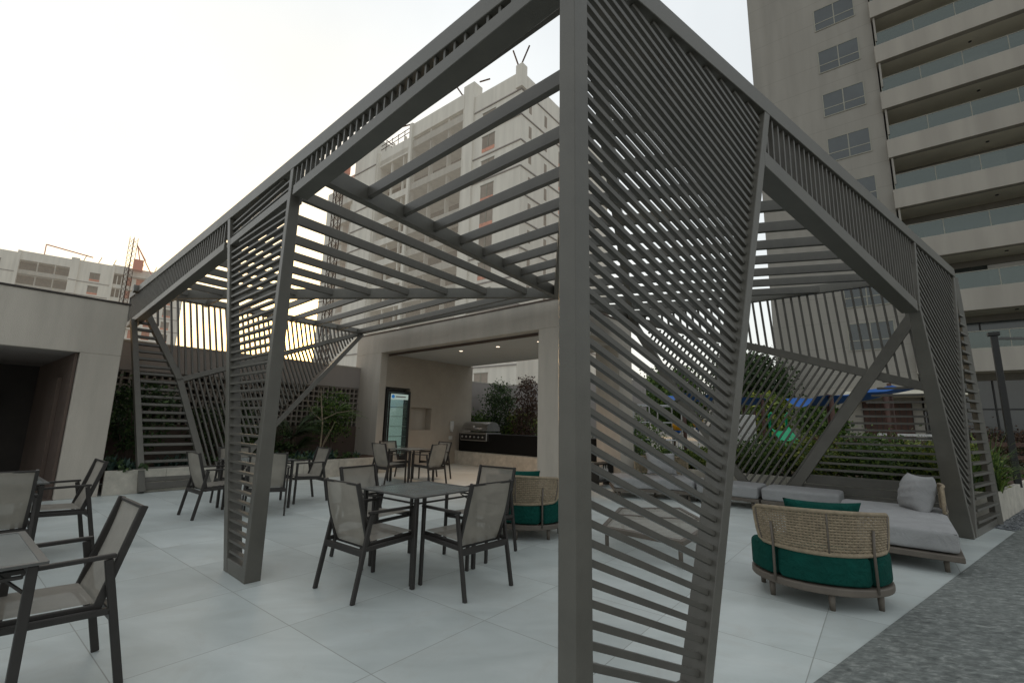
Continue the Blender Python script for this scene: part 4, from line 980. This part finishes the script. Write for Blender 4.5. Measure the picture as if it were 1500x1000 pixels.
# ------------------------------------------------------------------ playground behind the screen
def playground():
    r = thing('shade_sail', 'long blue fabric shade sail on brown wooden posts beyond the right screen', 'shade sail', (8.5,13,0))
    m = MB()
    def sail(u, v): return V((8.45+3.3*u, 12.7+1.5*v, 2.30+.50*u-.28*math.sin(math.pi*v)*(1-u*.4)-.10*math.sin(math.pi*u)+.02*math.sin(u*19)))
    m.grid(sail, 22, 6); m.build('fabric', 'blue', r, 0, True)
    for (x, y, z) in ((8.85,12.75,2.35),(9.55,13.9,2.45),(11.7,12.7,2.78),(11.7,14.2,2.85),(10.3,12.68,2.4)):
        mm = MB(); mm.tube([(x,y,0),(x,y,z)], .06, 10); mm.build('post', 'redwood', r, 0, True)
    r = thing('shade_sail', 'smaller blue shade sail behind the slatted front panel', 'shade sail', (6.2,15,0))
    m = MB(); m.grid(lambda u, v: V((5.4+2.7*u, 14.6+1.4*v, 2.45-.12*u-.2*math.sin(math.pi*v))), 10, 5); m.build('fabric', 'blue', r, 0, True)
    for (x, y) in ((5.5,14.7),(8.0,14.7),(8.0,15.9)):
        mm = MB(); mm.tube([(x,y,0),(x,y,2.45)], .055, 10); mm.build('post', 'redwood', r, 0, True)
    for i, (x, y, z, lb) in enumerate(((4.31,12,1.42,'left yellow play ball on a thin metal stand'),(5.03,12.5,1.51,'right yellow play ball with a blue collar on a metal stand'))):
        r = thing('play_ball', lb, 'play equipment', (x,y,0), 'yellow play balls')
        m = MB(); m.tube([(x,y,z-.14),(x,y,z-.12),(x,y,z-.07),(x,y,z),(x,y,z+.07),(x,y,z+.115),(x,y,z+.13)], [.03,.07,.12,.14,.12,.06,.01], 18); m.build('ball', 'yellow', r, 0, True)
        m = MB(); m.tube([(x,y,0),(x,y,z-.13)], .022, 8); m.build('pole', 'inox', r, 0, True)
        m = MB(); m.tube([(x,y,z-.19),(x,y,z-.12)], [.05,.075], 12); m.build('collar', 'blue', r, 0, True)
    # slide
    r = thing('play_slide', 'small bright green plastic slide beyond the right screen', 'slide', (7.0,12.1,0))
    m = MB()
    def sl(u, v):
        x = -.24+.48*v; side = .13*(abs(2*v-1)**3); return V((7.1+x+.25*u, 12.3-1.3*u, 1.22*(1-u)**1.3+.12+side))
    m.grid(sl, 14, 8); o = m.build('chute', 'gplast', r, 0, True); md = o.modifiers.new('t', 'SOLIDIFY'); md.thickness = .02
    for x in (6.88,7.32): mm = MB(); mm.tube([(x,12.35,0),(x,12.35,1.75),(x,12.25,1.80)], .03, 8); mm.build('handrail', 'gplast', r, 0, True)
    for z in (.3,.6,.9): mm = MB(); mm.tube([(6.88,12.42,z),(7.32,12.42,z)], .022, 6); mm.build('rung', 'gplast', r, 0, True)
    # climbing frame of thin white bars
    r = thing('jungle_gym', 'thin white metal climbing frame left of the yellow balls', 'play equipment', (4,14,0))
    m = MB()
    for x in (3.6,4.3,5.0):
        for y in (13.6,14.4): m = MB(); m.tube([(x,y,0),(x,y,2.0)], .02, 6); m.build('post', 'inox', r)
    m = MB()
    for z in (.5,1.0,1.5,2.0):
        for y in (13.6,14.4): m = MB(); m.tube([(3.6,y,z),(5.0,y,z)], .016, 5); m.build('rung', 'inox', r)
    # red-brown fence
    r = thing('play_fence', 'low red-brown wooden fence around the playground', 'fence', (9,13.4,0))
    for i in range(9): mm = MB(); mm.box((7.6+i*.95,13.3-.25*i,.62), (.09,.09,1.24), 20); mm.build('post', 'redwood', r, .005)
    for z in (.45,.8,1.12): mm = MB(); mm.bar((7.6,13.3,z),(15.2,11.3,z), .10, .04, (0,0,1)); mm.build('rail', 'redwood', r, .004)
    # light panel
    r = thing('noughts_board', 'pale grey play panel between two posts left of the green slide', 'play equipment', (6.2,12.3,0))
    m = MB(); m.box((6.3,12.6,1.35), (.62,.05,.8), 10); m.build('panel', 'white', r, .01)
    for x in (5.98,6.62): mm = MB(); mm.tube([(x,12.6,0),(x,12.6,1.9)], .03, 8); mm.build('post', 'redwood', r)
    # white pavilion railing in front of the entrance
    r = thing('white_bench', 'low white slatted bench in front of the entrance doors', 'bench', (13.0,15.0,0))
    for i in range(4): mm = MB(); mm.box((13.0+i*.06,15.0,.95+i*.11), (2.2,.04,.08), 40); mm.build('back_slat', 'white', r, .005)
    mm = MB(); mm.box((13.0,14.8,.80), (2.2,.45,.05), 40); mm.build('seat', 'white', r, .005)
    for k in (-.9,.9): mm = MB(); mm.box((13.0+k*math.cos(R(40)),14.85-k*math.sin(R(40)),.4), (.08,.4,.8), 40); mm.build('leg', 'white', r, .005)
playground()
def garden_post():
    r = thing('lamp_post', 'square black post with a long arm standing in the right planter', 'post', (9.69,9.05,.4))
    m = MB(); m.box((9.69,9.05,1.86), (.10,.10,2.92), 38.7); m.build('post', 'darkmetal', r, .006)
    m = MB(); m.bar((9.69,9.05,3.27),(11.6,9.6,3.42), .05, .05, (0,0,1)); m.build('arm', 'darkmetal', r, .004)
    m = MB(); m.box((9.69,9.05,3.36), (.17,.15,.07), 38.7); m.build('cap', 'darkmetal', r, .004)
garden_post()

# ------------------------------------------------------------------ outdoor dining furniture
def make_chair():
    """local: faces +y"""
    r = thing('armchair', 'x', 'chair')
    w = .275; t = .028
    def b(name, a, c, ww, d, side=(1,0,0)): return MB().bar(a, c, ww, d, side).build(name, 'chairm', r, .004)
    for sx in (-1,1):
        b('leg', (sx*w,.24,0), (sx*w,.235,.645), .025,.036)
        b('leg', (sx*w,-.33,0), (sx*w,-.205,.645), .025,.038)
        b('armrest', (sx*w,.258,.655), (sx*w,-.235,.66), .030,.022)
        b('side_rail', (sx*w,.235,.405), (sx*(w-.0),-.24,.385), .024,.034)
        b('seat_rail', (sx*(w-.035),.25,.425), (sx*(w-.035),-.20,.405), .024,.03)
    b('cross_bar', (-w,-.262,.355), (w,-.262,.355), .03,.05,(0,1,0)); b('cross_bar', (-w+.02,.225,.395), (w-.02,.225,.395), .03,.03,(0,1,0))
    m = MB(); m.grid(lambda u, v: V(((u-.5)*.455, -.19+.45*v, .425-.018*v*0+.02*v-.022*math.sin(math.pi*u)*math.sin(math.pi*v))), 8, 8)
    m.build('seat', 'sling', r, 0, True)
    p0 = V((0,-.185,.385)); p1 = V((0,-.335,.885))
    bk = MB(); bk.grid(lambda u, v: p0.lerp(p1, v)+V(((u-.5)*.455, -.03*math.sin(math.pi*v)*.6-.012*math.sin(math.pi*u), 0)), 8, 8)
    back = bk.build('backrest', 'sling', r, 0, True)
    for sx in (-1,1): MB().bar(p0+V((sx*.24,.0,-.02)), p1+V((sx*.24,0,.012)), .026,.036,(1,0,0)).build('back_frame', 'chairm', back, .004)
    MB().bar(p1+V((-.23,0,0)), p1+V((.23,0,0)), .018,.018,(0,1,0)).build('top_rail', 'chairm', back, .003)
    MB().bar(p0+V((-.23,0,-.012)), p0+V((.23,0,-.012)), .016,.016,(0,1,0)).build('bottom_rail', 'chairm', back, .003)
    return r
def make_table():
    r = thing('dining_table', 'x', 'table')
    h = .42
    m = MB(); m.box((0,0,.742), (2*h-.05,2*h-.05,.012)); m.build('tabletop', 'ttop', r, .003)
    m = MB()
    for (a, c) in (((-h,-h),(h,-h)),((h,-h),(h,h)),((h,h),(-h,h)),((-h,h),(-h,-h))):
        A = V((a[0],a[1],.738)); B = V((c[0],c[1],.738)); n = (B-A).normalized(); q = V((-n.y,n.x,0))
        m.add([A, B, B+q*.03-n*.03, A+q*.03+n*.03, A+UZ*.012, B+UZ*.012, B+q*.03-n*.03+UZ*.012, A+q*.03+n*.03+UZ*.012], [(3,2,1,0),(4,5,6,7),(0,1,5,4),(2,3,7,6)])
    m.build('rim', 'tedge', r)
    for sx in (-1,1):
        for sy in (-1,1):
            MB().box((sx*(h-.045),sy*(h-.045),.366), (.036,.036,.732)).build('leg', 'chairm', r, .004)
            MB().bar((sx*(h-.06),sy*(h-.06),.62), (sx*(h-.15),sy*(h-.15),.70), .010,.010,(0,0,1)).build('brace', 'chairm', r)
    for sx in (-1,1):
        MB().bar((sx*(h-.045),-h+.07,.69), (sx*(h-.045),h-.07,.69), .014,.016,(1,0,0)).build('apron', 'chairm', r, .003)
        MB().bar((-h+.07,sx*(h-.045),.69), (h-.07,sx*(h-.045),.69), .014,.016,(0,1,0)).build('apron', 'chairm', r, .003)
    return r
chair0 = make_chair(); table0 = make_table()
used = {'c': False, 't': False}
def put(src, key, x, y, az, label, group):
    o = src if not used[key] else copy_tree(src); used[key] = True
    o.location = (x,y,.0); o.rotation_euler = (0,0,-R(az)); o['label'] = label; o['group'] = group
    return o
GC, GT = 'sling dining chairs', 'square dining tables'
tabs = [(-.86,4.72,38.7,'square grey-topped dining table in the centre of the terrace with four chairs'),
        (-4.03,7.60,38.7,'square dining table mostly hidden behind the slatted middle leg'),
        (-2.33,11.25,38.7,'square dining table in front of the drinks fridge'),
        (-2.64,2.14,38.7,'square pale-topped dining table cut by the lower left edge'),
        (-4.97,4.50,38.7,'square dining table at the left edge in front of the dark opening')]
for x, y, a, lb in tabs: put(table0, 't', x, y, a, lb, GT)
def side(tx, ty, ang, dist, da=0, sx=0):
    """place of a chair at the side of a table lying in direction ang, facing the table"""
    d = az_dir(ang); q = V((d.y,-d.x,0)); return tx+d.x*dist+q.x*sx, ty+d.y*dist+q.y*sx, ang+180+da
chairs = [(side(-.86,4.72,218.7,.57,0,-.03), 'front left chair at the central table, its grey back towards the camera'),
          (side(-.86,4.72,128.7,.60,3), 'front right chair at the central table, its back towards the camera'),
          (side(-.86,4.72,308.7,.70,-8), 'rear left chair at the central table, seen behind the table top'),
          (side(-.86,4.72,38.7,.80,-6,.05), 'rear right chair at the central table, next to the far woven armchair'),
          (side(-4.03,7.60,218.7,.62,0,-.12), 'chair left of the slatted middle leg, seen half from behind'),
          (side(-4.03,7.60,128.7,.50,26,.05), 'chair just right of the slatted middle leg with its back to the camera'),
          (side(-4.03,7.60,38.7,.85,4,-.14), 'chair facing the camera behind the one right of the middle leg'),
          (side(-4.03,7.60,308.7,.62), 'chair hidden behind the slats of the middle leg'),
          (side(-2.33,11.25,218.7,.62), 'front left chair at the table by the drinks fridge'),
          (side(-2.33,11.25,128.7,.60,-5), 'front right chair at the table by the drinks fridge, lit warm from behind'),
          (side(-2.33,11.25,308.7,.62), 'rear left chair at the table by the drinks fridge'),
          (side(-2.33,11.25,38.7,.72,4), 'rear right chair at the table by the drinks fridge'),
          (side(-2.64,2.14,38.7,.49,0,-.16), 'large near chair at the lower left, its tilted back seen from the side'),
          (side(-4.97,4.50,38.7,.56,0,-.22), 'chair in front of the beige pavilion wall, seen from the side'),
          (side(-4.97,4.50,128.7,.36,0,-.05), 'chair at the far left edge with its back to the camera')]
for (x, y, a), lb in chairs: put(chair0, 'c', x, y, a, lb, GC)

# ------------------------------------------------------------------ lounge furniture
def rbox(m, c, sz, az=0, r=.05, puff=.0, n=10):
    """soft cushion: rounded, slightly domed box"""
    a = R(az); uy = V((math.sin(a), math.cos(a), 0)); ux = V((math.cos(a), -math.sin(a), 0)); c = V(c)
    hx, hy, hz = [q/2 for q in sz]
    def pt(x, y, z):        # cube coordinates -1..1 to a rounded box
        p = V((x*hx, y*hy, z*hz)); q = V((max(-hx+r, min(hx-r, p.x)), max(-hy+r, min(hy-r, p.y)), max(-hz+r, min(hz-r, p.z))))
        d = p-q
        if d.length > 1e-6: p = q+d.normalized()*r
        k = (1-x*x)*(1-y*y)
        p.z += (puff*k if z > 0 else 0)
        return c+ux*p.x+uy*p.y+UZ*p.z
    def ease(t): t = 2*t-1; return math.copysign(abs(t)**.55, t)
    for f in range(6):
        def fn(u, v, f=f):
            u, v = ease(u), ease(v)
            return {0:pt(u,v,1),1:pt(v,u,-1),2:pt(1,u,v),3:pt(-1,v,u),4:pt(v,1,u),5:pt(u,-1,v)}[f]
        m.grid(fn, n, n)
    return m
def pillow(c, right, up, w, h, th, name, mt, parent=None):
    right = V(right).normalized(); up = V(up).normalized(); n = right.cross(up); c = V(c); m = MB()
    def side_(sg):
        def fn(u, v):
            x, y = 2*u-1, 2*v-1
            k = max(0, (1-abs(x)**2.4))**.55*max(0, (1-abs(y)**2.4))**.55
            wr = .05*math.sin(9*x+3*y*y)*k*(abs(y)**.5)+.04*math.sin(14*y+4*x)*k
            ex = 1-.10*(1-abs(x)**2)*abs(y)**2*0
            px = x*w/2*(1-.10*(1-y*y)*abs(x)**1.5); py = y*h/2*(1-.10*(1-x*x)*abs(y)**1.5)
            return c+right*px+up*py+n*sg*th/2*(k+wr)
        return fn
    m.grid(side_(1), 22, 22); m.grid(lambda u, v: side_(-1)(v, u), 22, 22)
    o = m.build(name, mt, parent, 0, True)
    wd = o.modifiers.new('w', 'WELD'); wd.merge_threshold = .002
    return o
def rope_panel(fn, nu, nv, mb, rows, cols, r=.006):
    """woven rope: horizontal courses with upright cords"""
    for i in range(rows):
        v = (i+.5)/rows
        mb.tube([fn(j/nu, v, .35*r*(1 if (i+j) % 2 else -1)) for j in range(nu+1)], r, 5)
    for j in range(cols):
        u = (j+.5)/cols
        mb.tube([fn(u, k/nv, .5*r*(1 if (j+k) % 2 else -1)) for k in range(nv+1)], r*.62, 4)
def make_lounge():
    """local: faces +y, the curved woven back at -y"""
    r = thing('lounge_armchair', 'x', 'armchair')
    A, B = .52, .46
    def el(a, k=1., z=0.): return V((A*k*math.cos(a), B*k*math.sin(a), z))
    n = 48
    m = MB(); poly = [(el(2*math.pi*i/n).x, el(2*math.pi*i/n).y) for i in range(n)]
    m.prism(poly, .125, .185); m.build('platform', 'wood', r, .012, seg=2)
    for a in (-150,-90,-35,20,90,160):
        p = el(R(a), .86); MB().tube([p, p+UZ*.13], [.020,.026], 12).build('leg', 'wood', r, 0, True)
    # cushions following the platform
    def seg(a0, a1, k0, k1, z0, z1, name='side_cushion'):
        m = MB(); nu = 18; rr = .05
        def P_(a, k, z): return el(a, k, z)
        # cross-section with rounded corners in (k, z)
        sec = []
        kc0, kc1 = k0, k1; rk = rr/A
        for cx, cz, s in ((kc1-rk, z1-rr, 0), (kc0+rk, z1-rr, 1), (kc0+rk, z0+rr*.5, 2), (kc1-rk, z0+rr*.5, 3)):
            for j in range(5):
                t = math.pi/2*(s+j/4); q = (rr if s < 2 else rr*.5); sec.append((cx+rk*math.cos(t), cz+q*math.sin(t)))
        ns = len(sec); k = 0
        cm = (sum(q[0] for q in sec)/ns, sum(q[1] for q in sec)/ns)
        for i in range(nu+1):
            u = i/nu; a = a0+(a1-a0)*u; e = min(1, (1-abs(2*u-1))*7+.0); sc = .80+.20*math.sin(math.pi/2*e)
            for q in sec: m.v.append(tuple(P_(a, cm[0]+(q[0]-cm[0])*sc, cm[1]+(q[1]-cm[1])*sc+.006*math.sin(math.pi*u))))
        for i in range(nu):
            for j in range(ns): m.f.append((i*ns+j, i*ns+(j+1)%ns, (i+1)*ns+(j+1)%ns, (i+1)*ns+j))
        m.f.append(tuple(range(ns))[::-1]); m.f.append(tuple(nu*ns+j for j in range(ns)))
        return m.build(name, 'green', r, 0, True)
    g = R(1.2)
    seg(R(-190), R(-136)-g, .55, .985, .187, .43); seg(R(-136)+g, R(-52)-g, .62, .985, .187, .43); seg(R(-52)+g, R(10), .55, .985, .187, .43)
    m = MB(); nu, nv = 40, 8
    def seat(u, v):
        a = 2*math.pi*u; k = .60*v; return el(a, k, .40-.05*max(0, v-.8)/.2+.012*(1-v))
    m.grid(seat, nu, nv); m.grid(lambda u, v: el(2*math.pi*u, .60, .35-.16*v), nu, 2); m.build('seat_cushion', 'green', r, 0, True)
    m = MB()
    rbox(m, (0,.25,.29), (.78,.40,.22), 0, .05, .01); m.build('seat_cushion', 'green', r, 0, True)
    # woven back
    a0, a1 = R(-160), R(-20)
    def bk(u, v, k=0.):
        a = R(-90)+(a0+(a1-a0)*u-R(-90))*(1-.09*(1-v)**3)
        z = .445+.275*v+.03*(1-(2*u-1)**2)*v-.02*(1-(2*u-1)**2)*(1-v)
        return el(a, .965+.03*v, z)*1+el(a)*(k/A*0)+V((math.cos(a)*k, math.sin(a)*k, 0))
    m = MB(); rope_panel(bk, 40, 16, m, 15, 50, .0095); bo = m.build('woven_back', 'rope', r)
    m = MB(); pts = [bk(u/24, 1) for u in range(1, 24)]+[bk(1,.93), bk(1,.6), bk(1,.3), bk(1,.07)]+[bk(1-u/24, 0) for u in range(1, 24)]+[bk(0,.07), bk(0,.3), bk(0,.6), bk(0,.93)]
    m.tube(pts, .017, 10, closed=True); m.build('rim', 'rope', bo, 0, True)
    for u in (.03,.5,.97):
        MB().tube([bk(u,q,.006) for q in (0,.33,.66,1)], .008, 6).build('rib', 'wood', bo, 0, True)
    for a in (-136,-52):
        p = el(R(a), 1.005, .15); q = el(R(a), 1.0, .46); MB().tube([p, q, el(R(a),1.02,.62)], .011, 8).build('back_post', 'wood', r, 0, True)
    return r
L0 = make_lounge(); L1 = copy_tree(L0)
for o, (x, y, a), lb in ((L0, (2.72,4.29,22), 'near woven lounge armchair with bottle green cushions, its curved back to the camera'), (L1, (.22,6.32,18), 'far woven lounge armchair with green cushions, half hidden by the corner post')):
    o.location = (x,y,0); o.rotation_euler = (0,0,-R(a)); o['label'] = lb; o['group'] = 'woven lounge armchairs'
def pil_on(o, lb):
    M_ = Matrix.Translation(o.location) @ o.rotation_euler.to_matrix().to_4x4()
    rt = M_.to_3x3() @ V((1,0,0)); up = M_.to_3x3() @ V((0,-.28,1))
    p = pillow(M_ @ V((.0,-.27,.63)), rt, up, .56,.40,.16, 'pillow', 'green'); tag(p, lb, 'pillow', 'green pillows')
bpy.context.view_layer.update()
pil_on(L0, 'bottle green pillow inside the near woven armchair'); pil_on(L1, 'bottle green pillow inside the far woven armchair behind the corner post')
def platform(root, P, s0, s1, t0, t1, legs):
    m = MB(); fbox(m, P, s0, s1, t0, t1, .125, .185); m.build('platform', 'wood', root, .008)
    for (a, b_) in legs:
        c = P(a, b_); MB().tube([c, c+UZ*.13], [.022,.026], 10).build('leg', 'wood', root, 0, True)
def rope_back(root, P, s0, t0, ds, dt, z0, h, w, bow=.08, name='woven_back'):
    """rope back panel starting at (s0,t0) running (ds,dt), bowed"""
    d = V((ds,dt,0)).normalized(); nrm = (-d.y, d.x)
    def fn(u, v, k=0.):
        b = bow*(1-(2*u-1)**2)+k; return P(s0+d.x*w*u+nrm[0]*b, t0+d.y*w*u+nrm[1]*b, z0+h*v)
    m = MB(); rope_panel(fn, 24, 10, m, int(h/.021), int(w/.02), .0075); o = m.build(name, 'rope', root)
    m = MB(); pts = [fn(u/12,1) for u in range(0,13)]+[fn(1,.66),fn(1,.33)]+[fn(1-u/12,0) for u in range(0,13)]+[fn(0,.33),fn(0,.66)]
    m.tube(pts, .019, 9, closed=True); m.build('rim', 'rope', o, 0, True)
    for u in (.12,.88): MB().tube([fn(u,-.75,-.02), fn(u,.3,-.01)], .011, 7).build('back_post', 'wood', root, 0, True)
def daybed():
    w = V((-.7707,.6372,0)); g = V((.645,.764,0)); P = frame((4.50,4.86,0), w, g)
    r = thing('daybed', 'wide low daybed with one thick pale grey mattress by the slate paving', 'daybed', (4.50,4.86,0))
    platform(r, P, -.04, 1.12, -.03, 2.1, ((.10,.10),(1.02,.10),(.10,1.95),(1.02,1.95),(.56,1.0)))
    m = MB(); c = P(.54,1.02,.30); rbox(m, c, (2.02,1.10,.22), math.degrees(math.atan2(w.x, w.y)), .045, .012, 12); m.build('mattress', 'greyfab', r, 0, True)
    m = MB(); pts = [P(s_,t_,.385) for s_, t_ in ((.0,.02),(1.08,.02),(1.08,2.02),(0,2.02))]; m.tube(pts, .006, 6, closed=True); m.build('piping', 'piping', r, 0, True)
    rope_back(r, P, .02, 1.95, 0, -1, .42, .30, .62, -.03)
    p = pillow(P(.26,1.52,.61), g*.9+w*.45, UZ+w*(-.25), .56,.50,.30, 'pillow', 'greyfab'); tag(p, 'plump grey pillow leaning on the small woven back of the daybed', 'pillow', 'grey pillows')
daybed()
def sofa():
    w = V((.7707,-.6372,0)); k = V((-.6372,-.7707,0)); O = V((2.87,10.81,0)); P = frame(tuple(O), w, k)
    # three backless modules and one with a woven back
    mods = [(2.76,3.90,'sofa_module','right end sofa module without back, a pale grey seat block'), (1.66,2.73,'sofa_module','middle sofa module without back, next to the right end one'), (.72,1.63,'sofa_module','third sofa module from the right, partly behind the slatted leg')]
    for i, (a, b_, nm, lb) in enumerate(mods):
        r = thing(nm, lb, 'sofa', tuple(P(a,.9)), 'grey modules of the long corner sofa')
        platform(r, P, a, b_, .22, 1.02, ((a+.12,.93),(b_-.12,.93),(a+.12,.32),(b_-.12,.32)))
        m = MB(); rbox(m, P((a+b_)/2,.62,.285), (b_-a-.02,.80,.21), 129.6-90, .045, .01); m.build('seat_cushion', 'greyfab', r, 0, True)
    Q = frame((1.98,9.75,0), V((.80,.60,0)), V((-.60,.80,0)))
    Q = frame((2.05,9.35,0), V((.86,-.10,0)).normalized(), V((.10,.86,0)).normalized())
    r = thing('sofa_module', 'left end sofa module with a woven back, holding a grey pillow', 'sofa', (2.05,9.35,0), 'grey modules of the long corner sofa')
    platform(r, Q, 0, 1.75, 0, .95, ((.12,.1),(1.6,.1),(.12,.85),(1.6,.85)))
    m = MB(); c = Q(.87,.46,.285); rbox(m, c, (1.72,.90,.21), 90-math.degrees(math.atan2(.86,.10))+0, .045, .01); m.build('seat_cushion', 'greyfab', r, 0, True)
    rope_back(r, Q, .55, .95, 1, 0, .42, .33, 1.1, .05)
    p = pillow(Q(1.05,.68,.63), V((1,-.1,0)), UZ+V((.0,.25,0)), .62,.46,.20, 'pillow', 'greyfab'); tag(p, 'square grey pillow standing on the left end sofa module', 'pillow', 'grey pillows')
sofa()
def coffee_table():
    r = thing('coffee_table', 'low wide slatted coffee table of taupe bars behind the slatted front panel', 'coffee table', (1.75,5.95,0))
    poly = [V((1.05,5.50,0)), V((1.75,4.86,0)), V((2.42,5.72,0)), V((2.45,6.85,0)), V((1.55,6.75,0))]
    n = len(poly); zt = .27
    cen = sum(poly, V((0,0,0)))/n
    for i in range(n):
        a, b_ = poly[i], poly[(i+1)%n]; ia = a+(cen-a)*.09; ib = b_+(cen-b_)*.09
        MB().hexa([a+UZ*(zt-.05), b_+UZ*(zt-.05), ib+UZ*(zt-.05), ia+UZ*(zt-.05), a+UZ*zt, b_+UZ*zt, ib+UZ*zt, ia+UZ*zt]).build('frame_bar', 'wood', r, .003)
        l = a+(cen-a)*.10; MB().tube([V((l.x,l.y,0)), V((l.x,l.y,zt-.05))], .022, 10).build('leg', 'wood', r, 0, True)
    ins = [p+(cen-p)*.085 for p in poly]
    def field(pl, az):
        d = az_dir(az); nn = V((d.y,-d.x,0)); P2 = [(p.x,p.y) for p in pl]; pr = [p.x*nn.x+p.y*nn.y for p in pl]; t = min(pr)+.03; m = MB()
        while t < max(pr):
            for a, b_ in poly_clip(P2, (nn.x*t, nn.y*t), (d.x, d.y)):
                if b_-a > .03: m.bar(nn*t+d*a+UZ*(zt-.012), nn*t+d*b_+UZ*(zt-.012), .030,.006, nn)
            t += .068
        m.build('slat_top', 'tslat', r)
    mid0 = ins[0].lerp(ins[4], .62); mid1 = ins[2].lerp(ins[3], .25)
    field([ins[0], ins[1], ins[2], mid1, mid0], 100); field([mid0, mid1, ins[3], ins[4]], 128)
    MB().bar(mid0+UZ*(zt-.025), mid1+UZ*(zt-.025), .05,.05, UZ).build('frame_bar', 'wood', r)
coffee_table()

def bottle_shelf():
    r = thing('bottle_shelf', 'low open dark shelf of white bottles at the foot of the barbecue house column', 'shelf', (2.25,10.95,0))
    P = frame((2.02,10.72,0), G, -W_)
    for z in (.12,.50): m = MB(); fbox(m, P, 0, .75, 0, .28, z, z+.03); m.build('board', 'darkmetal', r, .003)
    for a in (0,.72): m = MB(); fbox(m, P, a, a+.03, 0.002, .278, .0, .53); m.build('side_panel', 'darkmetal', r, .003)
    for i in range(6):
        c = P(.09+i*.11, .13, .15); m = MB(); m.tube([c, c+UZ*.20, c+UZ*.25, c+UZ*.31], [.036,.036,.014,.014], 12)
        tag(m.build('bottle', 'white', None, 0, True), 'small white bottle on the low dark shelf', 'bottle', 'white bottles on the low shelf')
bottle_shelf()
